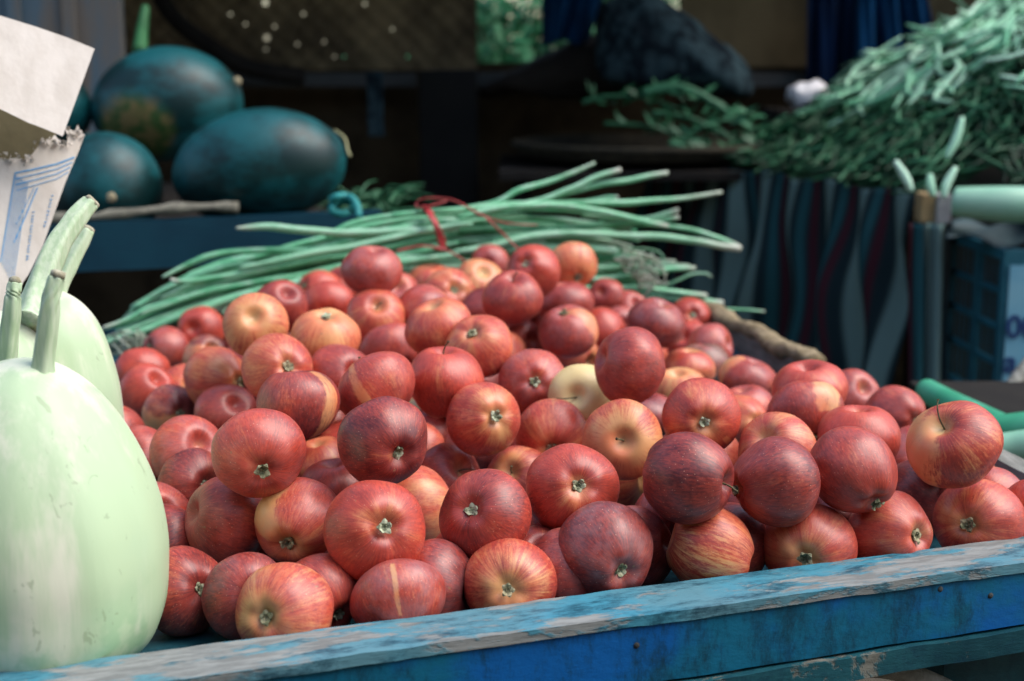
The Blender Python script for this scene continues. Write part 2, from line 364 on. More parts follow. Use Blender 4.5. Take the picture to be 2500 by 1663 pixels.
# ---------------------------------------------------------------- the setting
def plane_obj(name, x0, x1, y0, y1, z, mat):
    bm = bmesh.new(); n = 40
    g = [[bm.verts.new((x0+(x1-x0)*i/n, y0+(y1-y0)*j/n, z)) for j in range(n+1)] for i in range(n+1)]
    for i in range(n):
        for j in range(n): bm.faces.new((g[i][j], g[i+1][j], g[i+1][j+1], g[i][j+1]))
    return finish(bm, name, mat)
tag(plane_obj('ground', -150, 150, -20, 300, -.78, M['dirt']), kind='structure')

# added wall behind the camera, never in view, cuts the low front skylight
bm = bmesh.new(); add_box8(bm, beam8(Vector((-6, -1.9, 0)), Vector((6, -1.9, 0)), .1, -.78, 2.2, Vector((0, -1, 0))))
tag(finish(bm, 'sky_block_wall', M['board_brown'], None, False), 'unseen brown wall added behind the camera to block low sky', 'wall')
# stall behind: brown mat wall with small holes, posts, beams, roof
stall = empty('market_stall', (0, 5.0, -.78)); tag(stall, 'dark brown mat-walled stall shed standing behind the vegetable carts', 'stall')
def mat_panel(name, x0, x1, y, z0, z1, holes, mat, parent):
    c = .008; nx = int((x1-x0)/c); nz = int((z1-z0)/c); bm = bmesh.new()
    g = [[None]*(nz+1) for _ in range(nx+1)]
    dead = set()
    for (hx, hz, s) in holes:
        i = int((hx-x0)/c); j = int((hz-z0)/c)
        for a in range(s):
            for bb in range(s): dead.add((i+a, j+bb))
    def vv(i, j):
        if g[i][j] is None:
            X = x0+i*c; Z = z0+j*c
            g[i][j] = bm.verts.new((X, y+.018*mnoise.noise(Vector((X*3, Z*4, y)))+.004*math.sin(X*90)*math.sin(Z*90), Z))
        return g[i][j]
    # coarse quads away from holes would need stitching: keep one even weave
    for i in range(nx):
        for j in range(nz):
            if (i, j) not in dead: bm.faces.new((vv(i, j), vv(i+1, j), vv(i+1, j+1), vv(i, j+1)))
    return finish(bm, name, mat, parent)
WY = 4.75
def hp(x, y, s):
    p = av(x, y, 1.0); k = WY/p.y; q = CP+(p-CP)*k; return (q.x, q.z, s)
holes = [hp(*h) for h in [(610, 10, 2), (565, 55, 1), (530, 35, 1), (632, 60, 1), (612, 92, 2), (612, 114, 1), (682, 100, 1), (745, 95, 1), (705, 150, 1), (690, 156, 1), (730, 156, 1), (655, 148, 1), (790, 130, 1), (770, 132, 1), (841, 12, 1), (905, 70, 1), (490, 95, 1), (420, 40, 1), (940, 130, 1), (700, 30, 1)]]
wx0 = -1.9; wxm = av(1100, 0, WY).x
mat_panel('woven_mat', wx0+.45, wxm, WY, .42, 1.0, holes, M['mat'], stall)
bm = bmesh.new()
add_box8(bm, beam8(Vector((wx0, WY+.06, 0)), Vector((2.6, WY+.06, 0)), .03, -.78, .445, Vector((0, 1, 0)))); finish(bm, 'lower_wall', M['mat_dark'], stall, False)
bm = bmesh.new(); xa = av(1560, 0, WY).x
add_box8(bm, beam8(Vector((xa, WY+.05, 0)), Vector((2.6, WY+.05, 0)), .03, .43, 1.05, Vector((0, 1, 0)))); finish(bm, 'brown_board', M['board_brown'], stall, False)
for (xa_, xb_) in ((-1.5, av(965, 0, WY).x), (av(1100, 0, WY).x, 2.5)):
    bm = bmesh.new(); z_ = av(800, 185, WY-.06).z
    add_box8(bm, beam8(Vector((xa_, WY-.11, 0)), Vector((xb_, WY-.11, 0)), .06, z_-.02, z_+.025, Vector((0, 1, 0)))); finish(bm, 'cross_beam', M['grey_beam'], stall, False, .004)
bm = bmesh.new()
add_box8(bm, beam8(Vector((av(965, 0, 4.4).x, 4.42, 0)), Vector((av(1098, 0, 4.4).x, 4.42, 0)), .14, -.78, av(1000, 160, 4.4).z, Vector((0, 1, 0)))); subdiv_long(bm, .15); worn(bm, .008, 6); finish(bm, 'corner_post', M['black'], stall, True, .006)
bm = bmesh.new(); add_box8(bm, beam8(Vector((-2.4, 3.25, 0)), Vector((1.15, 3.25, 0)), 2.5, 1.28, 1.36, Vector((0, 1, 0)))); finish(bm, 'roof', M['thatch'], stall, False)
bm = bmesh.new(); add_box8(bm, beam8(Vector((1.15, 4.45, 0)), Vector((3.2, 4.45, 0)), 1.2, 1.30, 1.38, Vector((0, 1, 0)))); finish(bm, 'roof', M['thatch'], stall, False)
bm = bmesh.new(); add_box8(bm, beam8(Vector((-2.0, 3.3, 0)), Vector((-2.0, 4.8, 0)), .04, -.78, 1.28, Vector((-1, 0, 0)))); finish(bm, 'side_wall', M['dark_wood'], stall, False)
for (px, py) in ((-1.95, 3.32), (2.2, 4.4), (1.75, 4.6)):
    bm = bmesh.new(); add_tube(bm, catmull([(px, py, -.78), (px+.01, py, .3), (px, py, 1.3)], 8), .035, 10); finish(bm, 'roof_post', M['dark_wood'], stall)
# curved dark cane crossing the mat
bm = bmesh.new(); add_tube(bm, catmull([av(350, -40, 4.4), av(400, 40, 4.4), av(480, 105, 4.4), av(570, 155, 4.4), av(700, 178, 4.45)], 8), .028, 10); finish(bm, 'bent_cane', M['dark_wood'], stall)
# grey strip hanging from the beam
rows = [[av(843+3*math.sin(t*3)+(22*max(0, t-.75))+j*36, 165+t*150, 4.3)+Vector((0, .01*math.sin(j*3), 0)) for j in (0, .25, .5, .75, 1)] for t in [k/12 for k in range(13)]]
tag(sheet('hanging_strap', M['sack'], rows, .004), 'short grey cloth strip hanging from the beam right of the watermelons', 'strap')
# grey painted panel at far left
pan = empty('door_panel', av(120, 300, 3.5)); tag(pan, 'grey-blue weathered door panel behind the cardboard carton', 'door')
bm = bmesh.new(); pa, pb = av(-200, 0, 3.5), av(298, 0, 3.5); add_box8(bm, beam8(Vector((pa.x, 3.5, 0)), Vector((pb.x, 3.5, 0)), .04, .08, 1.25, Vector((0, 1, 0)))); finish(bm, 'panel', M['grey_panel'], pan, False, .003)
for xx in (40, 165):
    bm = bmesh.new(); q = av(xx, 0, 3.48); add_box8(bm, beam8(Vector((q.x, 3.497, 0)), Vector((q.x+.035, 3.497, 0)), .012, .1, 1.2, Vector((0, -1, 0)))); finish(bm, 'batten', M['grey_panel'], pan, False, .003)

# bush outside, seen through the gap in the wall
def bush(cx, cy, cz, rx, rz, n, label, seed):
    rnd = random.Random(seed); root = empty('bush', (cx, cy, -.78)); tag(root, label, 'bush')
    bm = bmesh.new()
    for i in range(n):
        a = rnd.random()*6.28; e = math.acos(rnd.uniform(-1, 1)); rr = rnd.random()**.45
        c = Vector((cx+rx*rr*math.sin(e)*math.cos(a), cy+rx*.7*rr*math.sin(e)*math.sin(a), cz+rz*rr*math.cos(e)))
        if mnoise.noise(c*3.2+Vector((seed, 0, 0))) < -.12: continue
        d = Vector((rnd.uniform(-1, 1), rnd.uniform(-1, 1), rnd.uniform(-.7, .5))).normalized(); s = d.orthogonal().normalized(); L = rnd.uniform(.05, .1); W = L*.3
        v = [bm.verts.new(p) for p in (c, c+d*L*.5+s*W, c+d*L, c+d*L*.5-s*W)]; bm.faces.new(v)
    finish(bm, 'crown', M['leaf'], root, False)
    bm = bmesh.new()
    for k in range(6):
        a = k*1.05; add_tube(bm, catmull([(cx, cy, -.78), (cx+.1*math.cos(a), cy+.1*math.sin(a), cz-rz*.5), (cx+rx*.6*math.cos(a), cy+rx*.4*math.sin(a), cz+rz*.3)], 6), lambda t: .03*(1-t*.8), 6)
    finish(bm, 'trunk', M['bark'], root)
bush(.12, 6.6, .35, .9, .85, 9000, 'sunlit green bush beyond the gap in the stall wall', 4)
bush(1.2, 9.0, .4, 1.6, 1.1, 6000, 'larger green bush farther away behind the stall', 9)

# cloths and sacks at the back
def drape(name, mat, x0, x1, y0, y1, d, folds, amp, label, cat, seed, skew=0, group=None):
    rnd = random.Random(seed); ph = rnd.random()*6; rows = []
    for i in range(25):
        t = i/24; row = []
        for j in range(61):
            s = j/60
            xx = x0+(x1-x0)*s+skew*t*(s); p = av(xx, y0+(y1-y0)*t+6*math.sin(s*9+ph), d)
            p.y += amp*(math.sin(s*folds*6.283+ph+t*1.3)+.5*math.sin(s*folds*13+2*ph))*(0.6+.4*t)
            row.append(p)
        rows.append(row)
    return tag(sheet(name, mat, rows, .004), label, cat, group)
drape('hanging_cloth', M['blue_cloth'], 1248, 1412, -60, 98, 4.35, 2, .02, 'bright deep blue cloth hanging at the top beside the green gap', 'cloth', 1, -60)
drape('hanging_cloth', M['navy'], 1858, 1985, -60, 192, 4.5, 2, .025, 'navy almost black cloth hanging left of the blue draped one', 'cloth', 2)
drape('hanging_cloth', M['blue_cloth'], 1968, 2125, -60, 200, 4.42, 3, .03, 'deep blue folded cloth hanging behind the heaped beans', 'cloth', 3, 50)
def lump(name, mat, prof_pts, d, depth, label, cat, seed, amp=.02):
    """rounded sack: outline given at depth d, bulging towards the viewer and away"""
    out = catmull(prof_pts+[prof_pts[0]], 5)[:-1]; n = len(out); cx = sum(p.x for p in out)/n; cy = sum(p.y for p in out)/n
    bm = bmesh.new(); rings = []
    K = 9
    for k in range(-K, K+1):
        a = k/K*math.pi/2; s = math.cos(a)**.6 if abs(k) < K else .02; dd = d+math.sin(a)*depth
        rings.append([bm.verts.new(av(cx+(p.x-cx)*s, cy+(p.y-cy)*s, dd)) for p in out])
    for i in range(2*K):
        for j in range(n): bm.faces.new((rings[i][j], rings[i][(j+1) % n], rings[i+1][(j+1) % n], rings[i+1][j]))
    bm.faces.new(rings[0]); bm.faces.new(rings[-1])
    bmesh.ops.subdivide_edges(bm, edges=bm.edges, cuts=1, use_grid_fill=True)
    worn(bm, amp, 7, seed); worn(bm, amp*.4, 20, seed)
    return tag(finish(bm, name, mat), label, cat)
lump('sack', M['sack'], [(1385, 10), (1470, -30), (1560, 15), (1640, 75), (1725, 165), (1725, 215), (1640, 222), (1500, 215), (1400, 190), (1370, 100)], 4.2, .14, 'blue-grey speckled sack slumped on the rear table', 'sack', 2)
lump('sack', M['brown_sack'], [(1120, 185), (1220, 140), (1330, 95), (1420, 75), (1480, 120), (1500, 215), (1300, 225), (1120, 215)], 4.45, .12, 'low dark brown sack beneath the deep blue hanging cloth', 'sack', 5)

# ---------------------------------------------------------------- cart with watermelons
c2 = empty('handcart', (-.55, 2.7, -.78)); tag(c2, 'dark blue cart with hessian edging carrying the watermelons', 'cart')
ra = av(60, 565, 2.35); rb = av(880, 478, 2.62); zr = .175
ra = Vector((ra.x-.25, ra.y-.06, 0)); rb = Vector((rb.x, rb.y, 0))
inw = Vector((-(rb-ra).y, (rb-ra).x, 0)).normalized()
bm = bmesh.new(); add_box8(bm, beam8(ra, rb, .03, zr-.085, zr, inw)); subdiv_long(bm, .08); worn(bm, .003, 9); finish(bm, 'side_board', M['paint_dark'], c2, True, 0, 40)
bm = bmesh.new(); add_box8(bm, beam8(ra+inw*.032, rb+inw*.032, 1.1, zr-.05, zr-.028, inw)); finish(bm, 'platform', M['dark_wood'], c2, False, .003)
bm = bmesh.new(); e0 = Vector((ra.x, ra.y, zr+.006)); e1 = Vector((rb.x, rb.y, zr+.004))
pts = [e0.lerp(e1, t)+inw*.012+Vector((0, 0, .006*math.sin(t*9)+(.018*math.exp(-((t-.58)/.16)**2)))) for t in [k/40 for k in range(29)]]
add_tube(bm, pts, lambda t: .011+.003*math.sin(t*40), 10, True, .8); worn(bm, .002, 60); finish(bm, 'hessian_edging', M['hessian'], c2)
for px in (ra+inw*.5, rb+inw*.5):
    bm = bmesh.new(); add_tube(bm, catmull([(px.x, px.y, -.78), (px.x, px.y, .12)], 4), .03, 8); finish(bm, 'leg', M['dark_wood'], c2)
# teal rope knot
kn = av(790, 470, 2.5); root = empty('rope_knot', kn); tag(root, 'teal rope knot curled at the right end of the dark blue cart', 'rope')
bm = bmesh.new(); add_tube(bm, catmull([kn+Vector((.018*math.cos(a)*(1+.1*a/6), .014*math.sin(a*1.3), .013*math.sin(a)+.0015*a-.01)) for a in [k*.7 for k in range(14)]], 5), .007, 8); finish(bm, 'knot', M['teal'], root)
bm = bmesh.new(); add_tube(bm, catmull([av(790, 460, 2.5), av(808, 455, 2.48), av(822, 475, 2.47), av(826, 500, 2.46)], 6), .0065, 8); finish(bm, 'loose_end', M['teal'], root)
# low greens behind
def greens(name, cx, cy, d, w_, h_, n, mat, label, cat, seed, Lr=(.06, .12)):
    rnd = random.Random(seed); bm = bmesh.new()
    for i in range(n):
        p = av(cx+rnd.uniform(-w_, w_), cy+rnd.uniform(-h_, h_), d+rnd.uniform(-.08, .08)); a = rnd.uniform(0, 6.28); L = rnd.uniform(*Lr)
        dv = Vector((math.cos(a), math.sin(a)*.6, rnd.uniform(-.3, .5)))*L
        add_tube(bm, catmull([p, p+dv*.5+Vector((0, 0, .015)), p+dv], 4), lambda t: .0045*(1.1-t), 5)
    return tag(finish(bm, name, mat), label, cat)
greens('leafy_greens', 850, 478, 2.75, 60, 12, 60, M['shaded_bean_greens'], 'small clump of green stalks beside the teal rope knot', 'vegetables', 3)

# watermelons
def watermelon(cx, cy, w_, h_, d, tilt, yaw, label, spot=0.0, scar=None):
    c = av(cx, cy, d); rl = w_/2/3273*d; rs = h_/2/3273*d
    root = empty('watermelon', c); root.rotation_euler = (0, 0, 0)
    bm = bmesh.new(); bmesh.ops.create_uvsphere(bm, u_segments=48, v_segments=32, radius=1)
    for v in bm.verts:
        v.co.z *= 1; k = 1+.012*mnoise.noise(v.co*2+Vector((cx, 0, 0)))
        v.co = Vector((v.co.x*rl*k*(1-.05*v.co.z), v.co.y*(rs*1.0)*k, v.co.z*rs*k))
    bmesh.ops.rotate(bm, verts=bm.verts, cent=(0, 0, 0), matrix=Matrix.Rotation(tilt, 3, 'Y'))
    bmesh.ops.rotate(bm, verts=bm.verts, cent=(0, 0, 0), matrix=Matrix.Rotation(yaw, 3, 'Z'))
    me = bpy.data.meshes.new('rind'); bm.to_mesh(me); bm.free()
    for p in me.polygons: p.use_smooth = True
    o = link('rind', me, M['melon'], root); o['spot'] = spot
    tag(root, label, 'watermelon', 'watermelons on the dark blue cart')
    if scar:
        q = av(scar[0], scar[1], d); dr = (q-CP).normalized(); oc = CP-c
        # hit the ellipsoid roughly: march
        Ri = (Matrix.Rotation(yaw, 3, 'Z') @ Matrix.Rotation(tilt, 3, 'Y')).inverted(); hit = None
        s = d*.8
        while s < d*1.2:
            L = Ri @ (CP+dr*s-c)
            if (L.x/rl)**2+(L.y/rs)**2+(L.z/rs)**2 < 1: hit = CP+dr*s; break
            s += .001
        if hit:
            bm = bmesh.new(); bmesh.ops.create_icosphere(bm, subdivisions=2, radius=.010)
            for v in bm.verts: v.co.y *= .35; v.co += hit
            finish(bm, 'blossom_scar', M['scar'], root)
    return root
mA = watermelon(385, 240, 345, 262, 2.92, R(-6), R(10), 'rear watermelon with a yellow-green ground patch facing forward', 1.0, (545, 188))
mB = watermelon(245, 432, 255, 255, 2.62, 0, R(80), 'round dark watermelon partly behind the cardboard carton', 0, (255, 455))
mC = watermelon(597, 382, 400, 262, 2.62, R(-8), R(5), 'large oval dark watermelon lying at the right of the group')
mD = watermelon(130, 250, 160, 170, 2.9, 0, R(30), 'sliver of dark watermelon showing at the right edge of the carton')
bm = bmesh.new(); add_tube(bm, catmull([av(770, 300, 2.60), av(793, 318, 2.58), av(800, 345, 2.57), av(806, 360, 2.56)], 6), .0022, 6)
finish(bm, 'stem', M['stem_pale'], mC)
bm = bmesh.new(); add_tube(bm, catmull([av(322, 122, 3.05), av(328, 60, 3.1), av(335, 15, 3.12)], 6), lambda t: .017*(1-.5*t), 8)
tag(finish(bm, 'green_cane', M['stick']), 'short upright green cane behind the rear watermelon', 'cane')

# ---------------------------------------------------------------- right table with beans
tb = empty('vegetable_table', (1.2, 3.6, -.78)); tag(tb, 'low wooden market table heaped with green beans on the right', 'table')
TZ = .165
E0 = on_z(2120*1.0607, 450*1.0607, TZ); E1 = on_z(1545*1.0607, 368*1.0607, TZ); ed = (E1-E0); ed.z = 0; eL = ed.length; ed.normalize()
ein = Vector((ed.y, -ed.x, 0))     # into the table (to the right)
if ein.x < 0: ein = -ein
bm = bmesh.new(); add_box8(bm, beam8(E0, E0+ed*(eL+.2), 2.2, TZ-.03, TZ-.006, ein)); finish(bm, 'table_top', M['dark_wood'], tb, False, .003)
q = E0-ed*.32+ein*.09
bm = bmesh.new(); add_box8(bm, beam8(q, q+ed*.316, 2.0, TZ-.032, TZ-.008, ein)); finish(bm, 'front_ledge', M['dark_wood'], tb, False, .003)
for q in (E0+ed*.05+ein*.05, E0+ed*1.1+ein*.08, E0+ed*.05+ein*1.5):
    bm = bmesh.new(); add_tube(bm, catmull([(q.x, q.y, -.78), (q.x, q.y, TZ-.03)], 4), .03, 8); finish(bm, 'leg', M['dark_wood'], tb)
# cloth
rows = []
for i in range(49):
    t = i/48; row = []
    for j in range(181):
        s = j/180
        side = .020*math.sin(t*4.2+s*7)*min(1, t*3)+.009*math.sin(t*9.5+s*15+1)*min(1, t*4)
        p = E0+ed*((eL+.12)*s+side)-ein*(.012+.05*t)
        fold = .026*math.sin(s*52+t*5.0+2.0*math.sin(t*3+s*4))+.016*math.sin(s*23-t*6.5)
        p = p-ein*(fold*min(1, .25+t*2)); p.z = TZ+.004-.62*t+.006*math.sin(s*30)*(1-t)
        row.append(p)
    rows.append(row)
tag(sheet('table_cloth', M['stripe'], rows, .003), 'dark cloth with grey and maroon stripes hanging off the bean table', 'tablecloth')
# corner block with tape and the pole below
blk = empty('corner_post', av(2155, 520, 2.95)); tag(blk, 'pale wooden block taped to the post at the table corner', 'post')
def vbox(x0, x1, y0, y1, d, th, name, mat, parent, bev=.003):
    bm = bmesh.new(); a = av(x0, y0, d); b2 = av(x1, y0, d); zb = av(x0, y1, d).z
    add_box8(bm, beam8(Vector((a.x, a.y, 0)), Vector((b2.x, b2.y, 0)), th, zb, a.z, Vector((0, 1, 0)))); return finish(bm, name, mat, parent, False, bev)
vbox(2122, 2158, 446, 515, 2.90, .05, 'wood_block', M['pale_wood'], blk)
vbox(2159, 2192, 448, 518, 2.89, .055, 'tape_wrap', M['tape'], blk)
bm = bmesh.new(); q = av(2160, 520, 2.97); add_box8(bm, beam8(Vector((q.x-.03, q.y, 0)), Vector((q.x+.03, q.y, 0)), .05, -.78, q.z, Vector((0, 1, 0)))); finish(bm, 'pole', M['grey_beam'], blk, False, .004)
rows = []
for i in range(31):
    t = i/30; row = []
    for j in range(31):
        s = j/30; p = av(2095+85*s, 515+t*430, 2.86); p.y += .012*math.sin(s*14+t*2); row.append(p)
    rows.append(row)
o = sheet('table_cloth', M['stripe'], rows, .003); tag(o, 'narrow striped cloth end hanging straight down at the table corner', 'tablecloth')
for l in o.data.uv_layers['UVMap'].data: l.uv[0] = .075+l.uv[0]*.10
# bean mound
def mound(x, y):
    rel = Vector((x, y, 0))-E0; s = rel.dot(ein)
    T = max(.03, .045+(x-.62)*.455)
    k = max(0, min(1, (s+.03)/.50)); k2 = math.sin(max(0, min(1, (rel.dot(ed)+.30)/.42))*math.pi/2)
    along = max(0, min(1, 1-(rel.dot(ed)-1.0)/.25)) if rel.dot(ed) > 1.0 else 1
    return TZ+T*math.sin(k*math.pi/2)*along*(k2 if s > .06 else 1)*(1+.22*mnoise.noise(Vector((x*5, y*5, 0))))+.02*mnoise.noise(Vector((x*15, y*15, 3)))*k
def mound_obj(name, mat, xa, xb, n, L, rad, label, seed):
    rnd = random.Random(seed); bm = bmesh.new(); N = 34; g = []
    for i in range(N+1):
        row = []
        for j in range(N+1):
            al = (-.30 if xa > .3 else -.06)+1.5*j/N; s = xa+(xb-xa)*i/N; p = E0+ein*s+ed*al; row.append(bm.verts.new((p.x, p.y, mound(p.x, p.y)-.012)))
        g.append(row)
    for i in range(N):
        for j in range(N): bm.faces.new((g[i][j], g[i+1][j], g[i+1][j+1], g[i][j+1]))
    for k in range(n):
        TONE[0] = rnd.random(); s = rnd.uniform(xa, xb); al = rnd.uniform(-.26 if s > .08 else -.05, 1.15); p = E0+ein*s+ed*al; bean_tube(bm, p.x, p.y, L, rad, rnd)
    return tag(finish(bm, name, mat), label, 'beans', None, 'stuff')
def bean_tube(bm, x, y, L, rad, rnd, lift=0.0, seg=5):
    e = .04; c0 = Vector((x, y, mound(x, y)))
    N = Vector((-(mound(x+e, y)-mound(x-e, y))/(2*e), -(mound(x, y+e)-mound(x, y-e))/(2*e), 1)).normalized()
    N = (N+Vector((rnd.uniform(-.22, .22), rnd.uniform(-.22, .22), 0))).normalized(); T = N.orthogonal().normalized(); B = N.cross(T)
    a = rnd.uniform(0, 6.28); D = T*math.cos(a)+B*math.sin(a); S = N.cross(D); l = L*rnd.uniform(.6, 1.2); c = rnd.choice((-1, 1))*rnd.uniform(.2, 1.6); hk = rnd.uniform(-.02, .22)*l
    w1 = rnd.uniform(-.12, .12); lf = rnd.uniform(0, .03); pts = []
    for k in range(5):
        t = k/4-.5; pts.append(c0+N*(rad*.7+lift+lf+hk*max(0, t)*2*abs(t))+D*(t*l)+S*(c*l*(t*t-.08)+w1*l*math.sin(t*9)))
    add_tube(bm, catmull(pts, 3), lambda t: rad*(.35+.65*math.sin(min(1, max(0, t))*math.pi)**.45), seg)
# light beans: s > .45 ; same beans with shade painted into the colour: s < .45
mound_obj('bean_heap', M['bean_mass_shaded'], .0, .42, 900, .12, .0042, 'mass of thin beans coloured dark green for shade on the left half of the table', 11)
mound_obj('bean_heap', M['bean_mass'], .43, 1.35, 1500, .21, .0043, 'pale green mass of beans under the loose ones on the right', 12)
rnd = random.Random(77)
for k in range(190):
    s = rnd.uniform(.28, .80); al = rnd.uniform(-.24, .9); p = E0+ein*s+ed*al
    bm = bmesh.new(); bean_tube(bm, p.x, p.y, .25, rnd.uniform(.0048, .0072), rnd, .018, 6)
    tag(finish(bm, 'green_bean', M['bean']), 'pale green curved bean lying loose on the bright heap at right', 'bean', 'pale beans on top of the bright heap')
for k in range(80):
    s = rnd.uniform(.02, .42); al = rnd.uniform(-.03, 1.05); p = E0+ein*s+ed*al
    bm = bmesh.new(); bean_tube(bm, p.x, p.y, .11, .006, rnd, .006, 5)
    tag(finish(bm, 'green_bean', M['shaded_bean_greens']), 'thin bean coloured dark green for shade, loose on the heap left of the bright one', 'bean', 'beans coloured dark for shade on the left heap')
# two pods dangling at the corner
for (pts, lab) in (([(2140, 400), (2142, 430), (2150, 452)], 'straight pale pod hanging over the wooden corner block'), ([(2200, 385), (2178, 425), (2172, 455)], 'bent pale pod hanging over the taped corner block'), ([(2060, 370), (2085, 410), (2098, 440)], 'slim pale pod drooping left of the corner block'), ([(2215, 270), (2200, 320), (2178, 365)], 'broad pale pod standing up from the bean heap')):
    bm = bmesh.new(); add_tube(bm, catmull([av(x, y, 2.84) for x, y in pts], 5), lambda t: .009*(.5+.5*math.sin(t*3.14)), 7); tag(finish(bm, 'bean_pod', M['bean']), lab, 'bean')
# sprigs on the flat basket
bk = av(1480, 345, 4.1); root = empty('flat_basket', bk); tag(root, 'flat dark cane basket on the rear table under loose greens', 'basket')
bm = bmesh.new(); prof = [(.02, 0), (.30, .002), (.36, .02), (.375, .045), (.36, .05), (.30, .02), (.02, .012)]
add_lathe(bm, prof, 48, bk+Vector((0, 0, -.03))); worn(bm, .004, 14); finish(bm, 'tray', M['basket'], root)
bm = bmesh.new(); add_tube(bm, [bk+Vector((.372*math.cos(a), .372*math.sin(a), .018)) for a in [k*6.2832/48 for k in range(49)]], .011, 7); finish(bm, 'rim', M['basket'], root)
bm = bmesh.new(); q0 = av(1150, 385, 4.05); q1 = av(1790, 385, 4.05)
add_box8(bm, beam8(Vector((q0.x, 3.75, 0)), Vector((q1.x+.1, 3.75, 0)), .72, bk.z-.06, bk.z-.035, Vector((0, 1, 0))))
rt = empty('rear_table', (q0.x, 3.75, -.78)); tag(rt, 'dark low table at the back under the flat basket and sacks', 'table'); finish(bm, 'table_top', M['dark_wood'], rt, False, .003)
for q in ((q0.x+.06, 3.85), (q1.x, 3.85), (q0.x+.06, 4.4), (q1.x, 4.4)):
    bm = bmesh.new(); add_tube(bm, catmull([(q[0], q[1], -.78), (q[0], q[1], bk.z-.06)], 4), .025, 8); finish(bm, 'leg', M['dark_wood'], rt)
def sprig(pts, d, r, label, seed):
    rnd = random.Random(seed); root = empty('green_sprig', av(*pts[0], d)); tag(root, label, 'greens', 'dark sprigs on the flat basket')
    P = catmull([av(x, y, d) for x, y in pts], 6); bm = bmesh.new(); add_tube(bm, P, lambda t: r*(1.1-.6*t), 6); finish(bm, 'stalk', M['shaded_bean_greens'], root)
    bm = bmesh.new()
    for k in range(26):
        p = P[rnd.randrange(3, len(P))]; dv = Vector((rnd.uniform(-1, 1), rnd.uniform(-.6, .6), rnd.uniform(-.6, .8))).normalized()*rnd.uniform(.03, .07); s = dv.orthogonal().normalized()*.009
        v = [bm.verts.new(q) for q in (p, p+dv*.5+s, p+dv, p+dv*.5-s)]; bm.faces.new(v)
    finish(bm, 'leaves', M['shaded_bean_greens'], root, False)
sprig([(1340, 236), (1400, 222), (1480, 225), (1560, 250)], 4.0, .007, 'long thin sprig reaching left over the flat basket', 1)
sprig([(1480, 215), (1560, 200), (1640, 235), (1725, 300)], 4.0, .016, 'thick arching sprig along the top of the greens', 2)
sprig([(1500, 260), (1580, 270), (1650, 300), (1700, 335)], 3.95, .009, 'sprig crossing the middle of the dark greens', 3)
sprig([(1390, 285), (1480, 290), (1560, 310), (1640, 340)], 3.95, .007, 'lowest left sprig lying flat on the basket', 4)
sprig([(1560, 340), (1600, 300), (1690, 270), (1735, 262)], 3.95, .008, 'sprig rising to the right toward the white bag', 5)
sprig([(1540, 330), (1610, 345), (1680, 350), (1740, 330)], 3.9, .008, 'sprig drooping over the basket edge toward the striped cloth', 6)
# white bag
wb = av(1865, 222, 4.2)
bm = bmesh.new(); bmesh.ops.create_icosphere(bm, subdivisions=4, radius=1)
for v in bm.verts:
    v.co = Vector((v.co.x*.068, v.co.y*.05, v.co.z*.042)); v.co += mnoise.noise_vector(v.co*28)*.014+mnoise.noise_vector(v.co*60)*.004+wb
tag(finish(bm, 'plastic_bag', M['bag']), 'small crumpled white plastic bag left of the bean heap', 'bag')
bm = bmesh.new(); add_box8(bm, beam8(Vector((wb.x-.12, 4.12, 0)), Vector((wb.x+.35, 4.12, 0)), .3, TZ, wb.z-.035, Vector((0, 1, 0)))); subdiv_long(bm, .07); worn(bm, .008, 8)
tag(finish(bm, 'wooden_box', M['dark_wood'], None, True, .004), 'black box under the white plastic bag', 'box')
bm = bmesh.new(); bmesh.ops.create_icosphere(bm, subdivisions=3, radius=1); q = av(1960, 215, 4.2)
for v in bm.verts: v.co = Vector((v.co.x*.075, v.co.y*.05, v.co.z*.022))+mnoise.noise_vector(v.co*5)*.012+q
tag(finish(bm, 'grey_bundle', M['plastic_grey']), 'small grey plastic bundle between the white bag and the beans', 'bundle')

# pale long gourd on the right table, grey sheet and shelf below
def long_gourd(pts, d, rpx, mat, label, group, neck=.6):
    P = catmull([av(x, y, dd) for (x, y, dd) in pts], 8); r0 = rpx/3273*d; bm = bmesh.new()
    add_tube(bm, P, lambda t: r0*(neck+(1-neck)*min(1, t*2.2))*math.sqrt(max(.02, 1-max(0, (t-.9)/.1)**2))*math.sqrt(max(.06, 1-max(0, (.06-t)/.06)**2)), 22)
    worn(bm, r0*.06, 8, d)
    return tag(finish(bm, 'long_gourd', mat), label, 'gourd', group)
long_gourd([(2190, 465, 2.76), (2250, 468, 2.74), (2340, 470, 2.72), (2450, 468, 2.72), (2560, 460, 2.72)], 2.74, 42, M['cuke_pale'], 'fat pale green gourd lying at the foot of the bean heap', None, .8)
rows = []
for i in range(21):
    t = i/20; row = []
    for j in range(41):
        s = j/40; p = av(2185+330*s, 512+(30+22*math.sin(s*3.1))*t, 2.86-.10*t); p.z += .008*math.sin(s*17+t*5); p.y -= .02*math.sin(t*5+s*6); row.append(p)
    rows.append(row)
tag(sheet('plastic_sheet', M['plastic_grey'], rows, .003), 'crumpled grey plastic sheet over the shelf under the pale gourd', 'sheet')
bm = bmesh.new(); a = av(2190, 508, 2.9); add_box8(bm, beam8(Vector((a.x, a.y, 0)), Vector((a.x+1.0, a.y, 0)), .4, a.z-.02, a.z-.002, Vector((0, 1, 0)))); tag(finish(bm, 'shelf_board', M['dark_wood'], None, False, .003), 'dark shelf board carrying the fat pale gourd', 'shelf')
